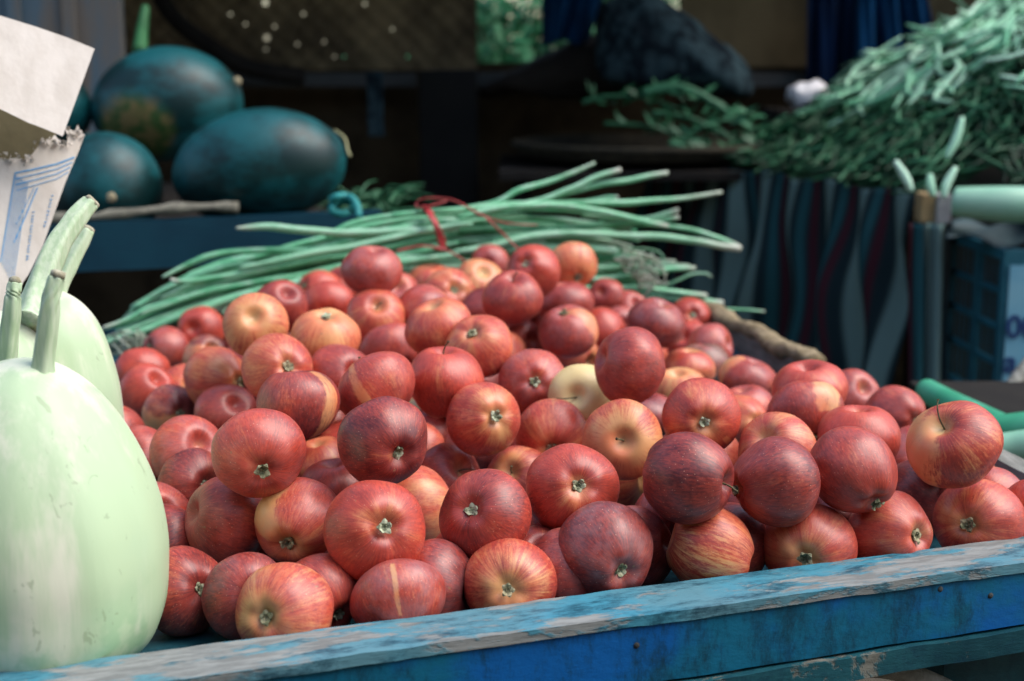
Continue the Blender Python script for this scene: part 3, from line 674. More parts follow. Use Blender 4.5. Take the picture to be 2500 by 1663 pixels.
# blue crate
cr = empty('plastic_crate', av(2230, 930, 2.75)); tag(cr, 'blue plastic crate with open grille side under the right table', 'crate')
K0 = av(2178, 600, 3.05); K1 = av(2312, 575, 2.72); K0z, K1z = K1.z, K1.z-.335
kd = Vector((K1.x-K0.x, K1.y-K0.y, 0)); kl = kd.length; kd.normalize(); kn_ = Vector((-kd.y, kd.x, 0))
if kn_.x < 0: kn_ = -kn_
def bar(a0, a1, z0, z1, th, name='rib', off=0):
    bm = bmesh.new(); p = Vector((K0.x, K0.y, 0))+kd*a0+kn_*off; q = Vector((K0.x, K0.y, 0))+kd*a1+kn_*off; add_box8(bm, beam8(p, q, th, z0, z1, kn_)); return finish(bm, name, M['crate'], cr, False, .002)
bar(0, kl, K0z-.022, K0z, .022, 'top_rim'); bar(0, kl, K1z, K1z+.03, .022, 'bottom_rim')
for f in (0, .5, .93): bar(kl*f, kl*f+.022, K1z+.03, K0z-.022, .014, 'upright', .002)
for k in range(1, 4): z = K1z+.03+(K0z-K1z-.05)*k/4; bar(.022, kl*.93, z, z+.012, .010, 'rib', .004)
for k in range(1, 8):
    z = K1z+.03+(K0z-K1z-.05)*k/8
for k in range(1, 12):
    a0 = kl*k/12; bar(a0, a0+.004, K1z+.03, K0z-.022, .004, 'grille_bar', .010)
bm = bmesh.new(); p = Vector((K1.x, K1.y, 0)); add_box8(bm, beam8(p+kn_*.0, p+Vector((.9, .05, 0)), .02, K1z, K0z, Vector((0, 1, 0)))); finish(bm, 'end_wall', M['crate'], cr, False, .002)
bm = bmesh.new(); add_box8(bm, beam8(p+Vector((.012, -.004, 0)), p+Vector((.35, .014, 0)), .003, K1z+.03, K0z-.03, Vector((0, 1, 0)))); finish(bm, 'label_panel', M['crate_label'], cr, False)
for (txt, yy, sz) in (("00", 765, .062), ("a.", 850, .062)):
    cu = bpy.data.curves.new('letters', 'FONT'); cu.body = txt; cu.size = sz; cu.extrude = .0006; cu.offset = .0015; cu.align_y = 'CENTER'
    tmp = bpy.data.objects.new('letters', cu); COL.objects.link(tmp)
    dg = bpy.context.evaluated_depsgraph_get(); me = bpy.data.meshes.new_from_object(tmp.evaluated_get(dg)); bpy.data.objects.remove(tmp)
    lo = link('lettering', me, M['crate_ink'], cr); q = av(2334, yy, 2.70)
    lo.matrix_world = Matrix.Translation(Vector((q.x, p.y-.008, q.z))-cr.location*0) @ Euler((R(90), 0, R(3))).to_matrix().to_4x4()
    lo.matrix_parent_inverse = Matrix.Identity(4); lo.location = Vector((q.x, K1.y-.0065+(q.x-K1.x)*.05, q.z))-cr.location
# long gourds on the low board right of the apples
lowb = empty('side_cart', (1.0, 2.0, -.78)); tag(lowb, 'low board beside the apple cart holding long green gourds', 'cart')
bm = bmesh.new(); add_box8(bm, beam8(Vector((.60, 1.35, 0)), Vector((1.5, 1.35, 0)), .75, -.055, -.03, Vector((0, 1, 0)))); finish(bm, 'board', M['dark_wood'], lowb, False, .003)
for q in ((.7, 1.45), (1.4, 1.45), (.7, 2.0), (1.4, 2.0)):
    bm = bmesh.new(); add_tube(bm, catmull([(q[0], q[1], -.78), (q[0], q[1], -.055)], 3), .025, 8); finish(bm, 'leg', M['dark_wood'], lowb)
G = 'long green gourds right of the apples'
long_gourd([(2122, 893, 1.98), (2180, 925, 1.93), (2260, 965, 1.86), (2350, 1005, 1.80), (2450, 1040, 1.75)], 1.9, 33, M['cuke'], 'long dark green gourd with its tip pointing to the apples', G, .85)
long_gourd([(2250, 990, 1.80), (2330, 990, 1.78), (2420, 985, 1.76), (2500, 980, 1.75)], 1.78, 42, M['cuke'], 'middle green gourd behind the two-toned apple at the picture edge', G, .8)
long_gourd([(2240, 1040, 1.70), (2330, 1030, 1.69), (2420, 1025, 1.67), (2520, 1020, 1.66)], 1.68, 40, M['cuke_pale'], 'pale green gourd nearest the bare rim of the apple tray', G, .8)
bm = bmesh.new(); add_tube(bm, catmull([av(2285, 965, 2.1), av(2330, 890, 2.15), av(2400, 800, 2.2), av(2480, 700, 2.25)], 8), .012, 10); tag(finish(bm, 'grey_pole', M['grey_wood']), 'grey pole leaning in front of the blue crate', 'pole')
bm = bmesh.new(); add_tube(bm, catmull([av(2325, 960, 2.12), av(2360, 905, 2.15), av(2440, 810, 2.2)], 8), .010, 10); tag(finish(bm, 'brown_pole', M['brown_sack']), 'dark brown pole just right of the grey leaning one', 'pole')

# ---------------------------------------------------------------- apple cart
cart = empty('fruit_cart', (0, 1.6, -.78)); tag(cart, 'weathered bright blue wooden cart tray holding the apple heap', 'cart')
RZ = .035
a0 = on_z(0, 1639, RZ); a1 = on_z(2500, 1310, RZ); dA = (a1-a0).normalized(); nA = Vector((-dA.y, dA.x, 0))
o0 = on_z(926, 1600, RZ); o1 = on_z(2500, 1366, RZ)
wid = (abs((o0-a0).dot(nA))+abs((o1-a0).dot(nA)))/2
I0 = a0-dA*.5; I1 = a0+dA*((on_z(2744, 1278, RZ)-a0).dot(dA)+.05)
def board(p, q, wd, z0, z1, inw_, name, mat, bev=.0015, wr=.0012, step=.02):
    bm = bmesh.new(); add_box8(bm, beam8(p, q, wd, z0, z1, inw_)); subdiv_long(bm, step); worn(bm, wr, 14, z0*9); worn(bm, wr*.5, 55, z1*7)
    return finish(bm, name, mat, cart, True, 0, 40)
# front board in two skins: a worn capping strip and the painted face below
O0, O1 = I0-nA*wid, I1-nA*wid
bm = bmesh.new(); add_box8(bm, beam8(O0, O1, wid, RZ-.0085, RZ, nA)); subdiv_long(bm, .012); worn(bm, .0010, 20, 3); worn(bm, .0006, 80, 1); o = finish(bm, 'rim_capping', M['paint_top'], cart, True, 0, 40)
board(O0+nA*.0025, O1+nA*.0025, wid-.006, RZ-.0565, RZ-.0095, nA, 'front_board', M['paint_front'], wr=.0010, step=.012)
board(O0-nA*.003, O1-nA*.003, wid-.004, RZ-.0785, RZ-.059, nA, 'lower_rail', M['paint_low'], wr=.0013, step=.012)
for f in (.62, .95, 1.22, 1.27):
    bm = bmesh.new(); q = O0+nA*.0025+dA*f+Vector((0, 0, -.022-.008*math.sin(f*40)))
    add_lathe(bm, [(.0005, -.0012), (.0026, -.001), (.0024, .0006), (.0005, .0010)], 12, q, -nA); finish(bm, 'nail_head', M['grey_beam'], cart)
# floor, sides, back
C0 = I1-dA*.05; cr_ = on_z(1750, 775, RZ)
sd_ = (cr_-C0); sd_.z = 0; sd_.normalize(); sn = Vector((-sd_.y, sd_.x, 0))
B0 = C0+sd_*1.28
bm = bmesh.new()
fl = [I0, C0, B0, I0+(B0-C0)]
v = [bm.verts.new((p.x, p.y, -.001)) for p in fl]+[bm.verts.new((p.x, p.y, -.018)) for p in fl]
bm.faces.new(v[:4]); bm.faces.new(v[4:][::-1])
for k in range(4): bm.faces.new((v[k], v[(k+1) % 4], v[4+(k+1) % 4], v[4+k]))
finish(bm, 'tray_floor', M['tray'], cart, False)
board(C0+nA*.001+sd_*.001, B0, .028, -.03, RZ, -sn, 'side_board', M['grey_wood'], wr=.002)
board(B0-dA*1.45-nA*0, B0, .028, -.03, RZ, nA, 'back_board', M['paint_dark'], wr=.002)
for q in (I0+dA*.12+nA*.06, C0-dA*.1+nA*.1, B0-dA*.1-nA*.1, B0-dA*1.2-nA*.1):
    bm = bmesh.new(); add_box8(bm, beam8(q, q+dA*.06, .06, -.78, -.046, nA)); subdiv_long(bm, .1); worn(bm, .002, 12); finish(bm, 'leg', M['paint_low'], cart, True, 0, 40)
kb = on_z(2342, 1580, RZ-.09)
bm = bmesh.new(); add_box8(bm, beam8(kb+nA*.02, kb+dA*.14+nA*.02, .05, RZ-.19, RZ-.0795, nA)); subdiv_long(bm, .03); worn(bm, .002, 20); finish(bm, 'corner_block', M['paint_low'], cart, True, 0, 40)
bm = bmesh.new(); add_tube(bm, catmull([on_z(1900, 1640, -.10), at(2080, 1628, 1.2), at(2180, 1635, 1.2), at(2280, 1668, 1.22), at(2400, 1730, 1.25)], 8), .009, 10); tag(finish(bm, 'grey_branch', M['grey_wood']), 'bent grey branch lodged beneath the apple cart', 'branch')
bm = bmesh.new(); add_tube(bm, catmull([at(2300, 1625, 1.28), at(2330, 1670, 1.28), at(2350, 1720, 1.28)], 6), .005, 8); tag(finish(bm, 'thin_stick', M['grey_wood']), 'short thin pale stick beneath the right end of the cart', 'stick')
# burlap rolled over the right rim
S0 = C0+sd_*.70; S1 = C0+sd_*1.24; rows = []; bm = bmesh.new()
pts = [S0.lerp(S1, k/240)-sn*.006+Vector((0, 0, .003+.004*math.sin(k*.08))) for k in range(241)]
add_tube(bm, pts, lambda t: .0165+.0012*math.sin(t*31), 22, True, .7); worn(bm, .005, 26); worn(bm, .0022, 90); worn(bm, .001, 300)
tag(finish(bm, 'burlap_roll', M['burlap']), 'rough tan burlap sack rolled over the right rim of the apple tray', 'sack')

# ---------------------------------------------------------------- pale gourds at left
def prof_smooth(pr, n=6):
    q = catmull([(r, h, 0) for r, h in pr], n); return [(max(.0015, p.x), p.y) for p in q]
def gourd(x, y, pr, label, lean, stem, srad, seed):
    root = empty('bottle_gourd', (x, y, 0)); tag(root, label, 'gourd', 'pale bottle gourds standing in the tray')
    bm = bmesh.new(); ph = seed*1.3
    add_lathe(bm, prof_smooth(pr, 7), 72, Vector((x, y, .001)), Vector((lean[0], lean[1], 1)), lambda th, h: 1+.012*math.sin(th*5+ph)+.009*math.sin(th*11+h*9+ph)+.012*math.sin(th*2+h*12))
    finish(bm, 'fruit', M['gourd'], root)
    if stem:
        P = catmull([av(*p) for p in stem], 8); bm = bmesh.new(); r0, r1 = srad
        add_tube(bm, P, lambda t: r0*(1+.45*math.exp(-t*13))+(r1-r0)*t, 20, True, 1.0, .22)
        for v_ in bm.verts: v_.co += mnoise.noise_vector(v_.co*60)*.0008
        st = finish(bm, 'stalk', M['gstem'], root)
        bm = bmesh.new(); dv = (P[-1]-P[-3]).normalized(); add_tube(bm, [P[-1]-dv*.0005, P[-1]+dv*.0035, P[-1]+dv*.0045], lambda t: r1*(1.04-.5*t*t), 14); worn(bm, .0012, 120)
        o = finish(bm, 'cut_end', M['gcut'], root)
    return root
zt = .228
gourd(-.354, .995, [(.002, 0), (.055, .0015), (.083, .018), (.0945, .042), (.0975, .075), (.0965, .10), (.091, .128), (.080, .158), (.064, .188), (.045, .212), (.026, .226), (.012, .231), (.002, .232)],
      'largest pale green gourd standing at the front left against the rim', (.02, .0), [(97, 872, 1.01), (103, 800, 1.005), (116, 700, 1.0), (131, 637, 1.0)], (.0078, .0056), 1)
gourd(-.402, 1.135, [(.002, 0), (.035, .0015), (.048, .03), (.05, .08), (.047, .13), (.038, .17), (.02, .195), (.002, .20)],
      'gourd mostly hidden behind the largest one with a thin ridged stalk at far left', (0, 0), [(10, 880, 1.12), (17, 800, 1.11), (28, 700, 1.10), (34, 650, 1.10)], (.0085, .0050), 2)
gourd(-.468, 1.245, [(.002, 0), (.045, .0015), (.060, .03), (.063, .08), (.062, .13), (.055, .175), (.045, .20), (.028, .218), (.002, .224)],
      'cream white gourd in the middle carrying the longest thickest stalk', (0, 0), [(72, 748, 1.26), (90, 670, 1.28), (130, 570, 1.30), (180, 498, 1.32), (208, 468, 1.33)], (.0135, .0078), 3)
gourd(-.452, 1.355, [(.002, 0), (.052, .0015), (.065, .03), (.0685, .08), (.067, .12), (.062, .15), (.052, .185), (.038, .208), (.02, .222), (.002, .227)],
      'rear pale gourd beside the left apples with a shorter slim stalk', (0, 0), [(118, 700, 1.38), (140, 650, 1.39), (172, 588, 1.40), (200, 530, 1.41)], (.0095, .0066), 4)

# ---------------------------------------------------------------- torn carton
ct = empty('cardboard_carton', at(60, 700, 1.5)); tag(ct, 'torn white cardboard carton with blue printed lines behind the pale gourds', 'carton')
def poly_panel(name, mat, pts, d, th, parent, dfun=None):
    bm = bmesh.new(); f = [bm.verts.new(at(u, v_, dfun(u, v_) if dfun else d)) for u, v_ in pts]; bk_ = [bm.verts.new(at(u, v_, (dfun(u, v_) if dfun else d)+th)) for u, v_ in pts]
    bm.faces.new(f); bm.faces.new(bk_[::-1]); n = len(pts)
    for k in range(n): bm.faces.new((f[k], f[(k+1) % n], bk_[(k+1) % n], bk_[k]))
    bmesh.ops.triangulate(bm, faces=bm.faces); return finish(bm, name, mat, parent, False)
def jag(p, q, n, amp, rnd): return [(p[0]+(q[0]-p[0])*k/n+rnd.uniform(-amp, amp), p[1]+(q[1]-p[1])*k/n+rnd.uniform(-amp, amp)) for k in range(n)]
rj = random.Random(5)
lowd = lambda u, v_: 1.50+.0002*u-.00006*(v_-400)
flapd = lambda u, v_: 1.44+.0002*u-.0003*(v_-300)*.4
poly_panel('flap', M['card'], [(-330, -30), (-160, 0), (0, 38), (90, 66), (165, 92), (231, 119), (200, 205), (153, 333), (105, 313), (70, 300), (0, 266), (-160, 190), (-330, 150)], 0, .005, ct, flapd)
poly_panel('inner_wall', M['card_in'], [(-330, 120), (-160, 150), (60, 210), (150, 300), (112, 385), (-160, 420), (-330, 430)], 1.58, .004, ct)
front = [(-160, 400)]+jag((-60, 385), (60, 392), 7, 5, rj)+jag((60, 392), (100, 352), 4, 8, rj)+[(104, 335), (118, 358)]+jag((120, 352), (165, 352), 5, 6, rj)+[(170, 315), (182, 322), (190, 304), (196, 320), (207, 330), (192, 340), (190, 375)]+[(180, 398), (160, 445), (135, 515), (105, 600), (70, 670), (30, 730), (0, 765), (-45, 830), (-70, 1180), (-330, 1180), (-330, 400)]
poly_panel('front_panel', M['card'], front, 0, .005, ct, lowd)
poly_panel('side_panel', M['card'], [(-330, 120), (-324, 120), (-324, 1180), (-330, 1180)], 1.46, .22, ct)
poly_panel('back_wall', M['card_in'], [(-330, 150), (-60, 190), (-60, 1120), (-330, 1120)], 1.66, .004, ct)
poly_panel('side_panel', M['card'], [(-76, 420), (-70, 420), (-70, 1165), (-76, 1165)], 1.49, .17, ct)
bm = bmesh.new()
for k in range(90):
    b0 = rj.choice([(100, 350), (150, 350), (180, 325), (60, 388), (20, 385), (125, 345)]); p = at(b0[0]+rj.uniform(-22, 22), b0[1]+rj.uniform(-12, 14), lowd(*b0)-.001)
    s = rj.uniform(.002, .005); vs_ = [bm.verts.new(p+Vector((rj.uniform(-s, s), rj.uniform(-s, s), rj.uniform(-s, s)))) for _ in range(4)]
    for f in ((0, 1, 2), (0, 2, 3), (0, 3, 1), (1, 3, 2)): bm.faces.new([vs_[i] for i in f])
finish(bm, 'torn_fibres', M['card'], ct, False)
bm = bmesh.new()
def pline(a, b_, wpx):
    d_ = Vector((b_[0]-a[0], b_[1]-a[1])); d_.normalize(); nx_, ny_ = -d_.y*wpx/2, d_.x*wpx/2
    q = [(a[0]+nx_, a[1]+ny_), (b_[0]+nx_, b_[1]+ny_), (b_[0]-nx_, b_[1]-ny_), (a[0]-nx_, a[1]-ny_)]
    f = [bm.verts.new(at(u, v_, lowd(u, v_)-.0008)) for u, v_ in q]; g_ = [bm.verts.new(at(u, v_, lowd(u, v_)-.0002)) for u, v_ in q]
    bm.faces.new(f); bm.faces.new(g_[::-1])
    for k in range(4): bm.faces.new((f[k], f[(k+1) % 4], g_[(k+1) % 4], g_[k]))
for k, wp in enumerate((3.4, 2.2, 2.2, 1.6)):
    pts = [(36+k*1.5, 423+k*14), (90, 412+k*13), (140, 400+k*12), (182-k*5, 384+k*12)]
    for i in range(3): pline(pts[i], pts[i+1], wp)
for k in range(8):
    pline((37+k*4.5, 425+k*3), (2+k*4.2, 640+k*8), 2.6 if k in (0,) else 1.0)
pline((92, 458), (42, 575), 2.6); pline((84, 458), (40, 548), 1.4); pline((42, 575), (34, 592), 2.6)
finish(bm, 'printed_lines', M['print'], ct, False)
bm = bmesh.new()
for (x0_, y0_, x1_, y1_, n_) in ((82, 518, 66, 640, 15), (128, 478, 108, 560, 9)):
    for k in range(n_):
        t = k/n_; u_ = x0_+(x1_-x0_)*t; v_ = y0_+(y1_-y0_)*t
        pline((u_-3+rj.uniform(-1, 1), v_), (u_+3, v_+rj.uniform(-1, 2)), 1.5)
        if k % 3: pline((u_-2, v_), (u_-2, v_+4.5), 1.3)
finish(bm, 'faded_lettering', M['print'], ct, False)
# x, y, z, radius, visible end (c calyx, s stem, n none), where it shows, height/width, skin, label
APPLES = [
 (-0.1709, 1.0029, 0.0389, 0.0341, 'c', -0.44, 0.12, 0.76, 'pale', 'pale pink apple with calyx facing out, first in the front row'),
 (-0.0876, 1.0307, 0.0367, 0.0325, 'n', 0, 0, 0.77, 'scar', 'pink-red apple with one straight cream scar, second in the front row'),
 (-0.2051, 1.0445, 0.0351, 0.0317, 'n', 0, 0, 1.01, 'd4', 'dark plum apple behind the pale pink front apple'),
 (-0.1502, 1.0515, 0.0325, 0.0315, 'c', 0.56, 0.59, 0.96, 'm', 'dark red apple above right of the pale pink front apple'),
 (-0.2578, 1.0616, 0.0325, 0.0315, 'c', 0.51, -0.04, 1.23, 'b2', 'brown-red shaded apple with green calyx at right, by the front gourd'),
 (-0.0019, 1.0621, 0.0374, 0.0336, 'c', -0.04, 0.11, 0.77, 'half2', 'red apple blushed yellow around its calyx, third in the front row'),
 (-0.1067, 1.0675, 0.0814, 0.0375, 'c', 0.2, -0.05, 1.0, 'r6', 'largest bright red apple with pale calyx facing the viewer, front left centre'),
 (-0.0618, 1.0758, 0.0325, 0.0315, 'n', 0, 0, 1.07, 'd2', 'dark pink apple with russet patch, behind the scarred front apple'),
 (0.0742, 1.0926, 0.0532, 0.0371, 'c', 0.46, 0.44, 0.87, 'd7', 'large plum apple with green calyx low right, fourth in the front row'),
 (0.0437, 1.0991, 0.0347, 0.0315, 'n', 0, 0, 1.06, 'd2', 'dark apple edge low beside the large plum front apple'),
 (-0.022, 1.1059, 0.0788, 0.0354, 'c', -0.42, -0.24, 1.04, 'd5', 'large dark red apple with calyx in a hollow at its upper left, centre'),
 (0.1431, 1.1149, 0.1099, 0.0352, 's', 0.93, 0.12, 0.91, 'd6', 'glossy plum-red speckled apple lying sideways with its stem pointing right'),
 (0.0228, 1.1175, 0.0325, 0.0315, 'n', 0, 0, 1.0, 'b2', 'dark brown apple in the deep gap above the yellow blushed front apple'),
 (-0.206, 1.1182, 0.1284, 0.0345, 'c', 0.08, 0.44, 0.94, 'r5', 'large red apple with calyx in a deep hollow near its bottom, left centre'),
 (-0.1742, 1.1221, 0.0692, 0.0345, 'c', -0.34, 0.52, 1.12, 'half', 'orange-pink apple with yellow left side and green calyx low left'),
 (0.1637, 1.1221, 0.0461, 0.0351, 'n', 0, 0, 0.8, 'stripe', 'peach apple covered with fine wavy red stripes, front row right of centre'),
 (-0.1054, 1.1325, 0.1338, 0.0345, 'c', 0.44, 0.32, 0.87, 'd', 'glossy dark red apple with pale calyx at lower right, left centre'),
 (0.0501, 1.1413, 0.0912, 0.0359, 'c', 0.19, -0.12, 0.94, 'r6', 'large red apple with pale calyx facing out, right above the plum front apple'),
 (0.22, 1.1416, 0.0987, 0.0347, 'n', 0, 0, 1.01, 'd3', 'big dark red apple with small pale scars on its front'),
 (-0.2403, 1.1526, 0.0607, 0.0345, 'n', 0, 0, 1.1, 'm2', 'upright red apple with soft highlight, left of the yellow-sided apple'),
 (0.2525, 1.1547, 0.0347, 0.0363, 'c', -0.06, 0.26, 0.84, 'pale3', 'pink-orange apple with green calyx near the rim, below the scarred dark apple'),
 (0.1061, 1.1611, 0.0325, 0.0315, 'n', 0, 0, 1.24, 'd2', 'dark plum apple in the shade right of the large plum front apple'),
 (0.2906, 1.1667, 0.101, 0.0349, 'c', 0.51, 0.7, 1.03, 'm2', 'big round speckled dark pink apple with calyx at lower right, right side'),
 (-0.2951, 1.1668, 0.0325, 0.0315, 'n', 0, 0, 1.06, 'b2', 'brownish apple beside the front gourd above the shaded brown-red one'),
 (0.1911, 1.1762, 0.0325, 0.0315, 'n', 0, 0, 1.14, 'b2', 'brown shaded apple behind the finely striped peach apple'),
 (0.3277, 1.1798, 0.0386, 0.0349, 'c', 0.73, -0.05, 0.79, 'pst2', 'salmon pink apple with calyx at far right, next to last in front row'),
 (0.3856, 1.2021, 0.1138, 0.0367, 's', -0.34, -0.53, 0.95, 'two', 'two-toned red and cream apple with curved thin stem, far right'),
 (0.4153, 1.2124, 0.0383, 0.0365, 'c', -0.26, 0.05, 0.93, 'r2', 'rosy red apple with pale calyx at the right end of the front row'),
 (0.2779, 1.2178, 0.0325, 0.0315, 'n', 0, 0, 1.0, 'd2', 'dark apple in the shade between the two rightmost pink front apples'),
 (0.4779, 1.2401, 0.0383, 0.0315, 'n', 0, 0, 1.02, 'r', 'bright red apple cut by the right edge of the picture'),
 (-0.3264, 1.2407, 0.0324, 0.0314, 'n', 0, 0, 1.04, 'p', 'small pink apple by the front gourd, middle of the edge'),
 (-0.0898, 1.2702, 0.0354, 0.0344, 'n', 0, 0, 1.07, 'pale2', 'pale pink apple behind the largest bright red apple'),
 (0.2472, 1.2787, 0.0861, 0.0345, 'n', 0, 0, 0.87, 'o', 'striped orange-pink apple behind the dark scarred apple'),
 (-0.1997, 1.2892, 0.1284, 0.0345, 'n', 0, 0, 0.92, 'v', 'dark red apple with a pale yellow band down its right side'),
 (0.1045, 1.2896, 0.0943, 0.0345, 's', 0.0, 0.02, 0.72, 'y2', 'golden orange apple with open hollow facing up, below the yellow apple'),
 (0.4517, 1.2921, 0.0325, 0.0315, 'n', 0, 0, 1.0, 'p', 'pink apple at the right rim partly behind the calyx apple'),
 (-0.3029, 1.3097, 0.0417, 0.0333, 'c', 0.41, -0.07, 1.27, 'b2', 'dark reddish brown apple with deep calyx hollow at its right'),
 (0.3845, 1.3103, 0.0325, 0.0315, 'n', 0, 0, 1.18, 'd4', 'dull plum purple apple below the two-toned stemmed apple'),
 (0.179, 1.3107, 0.1117, 0.0345, 'c', 0.11, 0.17, 0.79, 'r3', 'large red apple with star calyx and a yellow dash beside it'),
 (0.3331, 1.3181, 0.0881, 0.0345, 'n', 0, 0, 0.8, 'r', 'broad speckled red apple behind the round speckled one, right side'),
 (-0.1305, 1.3344, 0.133, 0.0345, 'c', 0.55, 0.46, 0.81, 'v2', 'red apple with diagonal pale streak and yellow end at lower right'),
 (-0.1737, 1.3392, 0.0325, 0.0315, 'n', 0, 0, 0.81, 'm', 'pink-red apple directly above the pale yellow-sided apple'),
 (-0.0276, 1.3496, 0.1004, 0.0339, 'c', 0.36, -0.05, 0.76, 'r2', 'red-orange apple with calyx in a wide pale ring, centre of heap'),
 (-0.3231, 1.3668, 0.0599, 0.0351, 'n', 0, 0, 1.0, 'p3', 'dusty pink-red round apple left of the big red calyx-down apple'),
 (0.0076, 1.3689, 0.0325, 0.0315, 's', -0.32, -0.28, 0.87, 'two3', 'cream and pink apple with stub stem, left of the big calyx apple'),
 (-0.0649, 1.3707, 0.0325, 0.0315, 's', 0.52, -0.36, 0.72, 'two2', 'dusky and cream apple with an upright pale stem, centre'),
 (0.1031, 1.3715, 0.0343, 0.0333, 'n', 0, 0, 1.15, 'pst', 'pink and yellow streaked apple squeezed left of the glossy plum apple'),
 (-0.0673, 1.3916, 0.1272, 0.0352, 's', -0.06, -0.99, 1.01, 'r', 'bright speckled red apple with stem end on top, centre of heap'),
 (0.2956, 1.3962, 0.0925, 0.0344, 'c', 0.36, 0.83, 0.77, 'r4', 'red-brown apple with a pale yellow patch on its right'),
 (0.1189, 1.3999, 0.1419, 0.0345, 'n', 0, 0, 1.1, 'm2', 'large upright dark pink-red apple with soft highlight, right of centre'),
 (0.0396, 1.41, 0.0678, 0.0344, 'c', 0.04, 0.51, 0.67, 'o2', 'orange-red wide apple with dark green calyx at its base, below the yellow apple'),
 (-0.1966, 1.4185, 0.0325, 0.0315, 'n', 0, 0, 0.85, 'o', 'orange-pink apple between the calyx-down red apple and the dark one'),
 (0.2076, 1.4342, 0.0325, 0.0315, 'n', 0, 0, 0.96, 'o', 'pinkish sliver behind the top right of the glossy plum apple'),
 (0.4223, 1.4427, 0.0325, 0.0315, 'n', 0, 0, 1.0, 'p', 'pink apple seen through the gap left of the two-toned apple'),
 (-0.3941, 1.4471, 0.0325, 0.0315, 'n', 0, 0, 1.04, 'p', 'small pink-red apple beside the front gourd, upper one of the edge'),
 (0.3125, 1.4581, 0.1018, 0.0346, 'n', 0, 0, 0.75, 'r', 'broad bright red apple behind a red-brown one on the right'),
 (0.0752, 1.4582, 0.0929, 0.0346, 's', -0.24, -0.12, 0.81, 'g', 'mostly yellow apple with a long thin stem in a green hollow'),
 (-0.1039, 1.4618, 0.035, 0.0315, 'n', 0, 0, 1.02, 'o', 'orange-pink sliver of apple against the glossy dark red apple'),
 (-0.2464, 1.4633, 0.1245, 0.0345, 'c', 0.36, -0.1, 0.96, 'o', 'large orange-pink speckled apple with orange hollow, behind the pale-banded apple'),
 (-0.0363, 1.4646, 0.0345, 0.0335, 'n', 0, 0, 0.7, 'd2', 'dusky wide apple in the centre behind the cream stemmed apple'),
 (-0.1875, 1.5012, 0.1069, 0.0344, 'n', 0, 0, 0.94, 'm', 'pinkish red apple behind the one with a diagonal pale streak'),
 (0.0233, 1.5086, 0.0994, 0.0345, 'c', 0.06, -0.06, 0.88, 'p', 'dusty pink-red apple with star calyx facing out, left of the yellow apple'),
 (-0.0917, 1.5194, 0.0325, 0.0315, 'n', 0, 0, 1.08, 'm', 'small dark pink apple right of the glossy dark red apple'),
 (-0.44, 1.5372, 0.0324, 0.0314, 'n', 0, 0, 1.09, 'm', "sliver of dark pink apple by the front gourd's shoulder"),
 (-0.0362, 1.5401, 0.1352, 0.0342, 'c', -0.29, -0.53, 0.85, 'o', 'orange-pink apple with yellow top and dark calyx, centre of upper heap'),
 (-0.208, 1.5522, 0.1416, 0.0346, 'c', 0.08, -0.86, 0.88, 'y', 'orange-yellow apple with broad red stripes running down, upper left of heap'),
 (-0.3255, 1.5774, 0.0457, 0.0343, 'n', 0, 0, 0.9, 'm', 'red apple with dark top, left of the apple with the pale side band'),
 (-0.0823, 1.5835, 0.1477, 0.0348, 'n', 0, 0, 0.8, 'o', 'large pinkish orange apple with fine stripes, upper centre'),
 (-0.2914, 1.586, 0.1502, 0.0345, 'n', 0, 0, 0.88, 'y', 'yellow apple with short red streaks, upper left near the stalks'),
 (0.2635, 1.5991, 0.0325, 0.0315, 'c', 0.67, -0.02, 0.97, 'o', 'orange-pink apple with small calyx at right, behind the large dash-marked apple'),
 (-0.0989, 1.601, 0.0322, 0.0312, 'n', 0, 0, 0.91, 'g', 'sliver of a yellow-green apple deep between two big red ones'),
 (0.1558, 1.6242, 0.0325, 0.0315, 'n', 0, 0, 0.84, 'd2', 'dark dusky apple low right of the yellow stemmed apple'),
 (-0.3466, 1.629, 0.0785, 0.0347, 'c', 0.68, 0.15, 0.88, 'o', 'orange apple streaked pink with its green calyx low on the right, upper left'),
 (0.4522, 1.6301, 0.0343, 0.0333, 'c', 0.65, 0.16, 0.75, 'm', 'dusky red apple with bright dimple highlight, left of the two-toned stemmed apple'),
 (-0.4055, 1.6489, 0.0326, 0.0316, 'c', 0.34, 0.1, 0.98, 'b', 'olive and dark red apple with green calyx, close to the rear gourd'),
 (-0.0048, 1.6489, 0.0325, 0.0315, 's', -0.84, -0.85, 0.94, 'd', 'plum dark apple with short black stem, tucked behind the pale-ringed apple'),
 (0.2809, 1.6631, 0.0325, 0.0315, 'n', 0, 0, 0.83, 'p', 'dusty pink apple in front of the dusky one below the burlap'),
 (-0.1484, 1.7004, 0.0945, 0.0345, 'c', 0.51, 0.58, 0.78, 'm', 'dark red apple with a yellow-green calyx at its lower right, upper centre'),
 (-0.4533, 1.7224, 0.0379, 0.0333, 'n', 0, 0, 1.0, 'r', 'bright red apple with dark underside, beside the rear pale gourd'),
 (0.4252, 1.7311, 0.0325, 0.0315, 'n', 0, 0, 0.88, 'p', 'plain pink-red apple farthest back on the right side'),
 (0.2109, 1.7571, 0.0325, 0.0315, 'n', 0, 0, 0.73, 'y', 'pale orange apple half hidden above the calyx apple with yellow dash'),
 (-0.1706, 1.7652, 0.1267, 0.0342, 's', 0.0, -0.55, 0.86, 'o', 'orange apple with a small dark stem hole on top, upper centre left'),
 (-0.4173, 1.7705, 0.0325, 0.0315, 'n', 0, 0, 0.97, 'o', 'small orange apple wedged between a bright red and a streaked apple'),
 (0.0705, 1.7794, 0.1065, 0.0345, 'c', -0.19, -0.8, 0.83, 'p2', 'dusky red apple with orange left cheek and large soft highlight, upper right'),
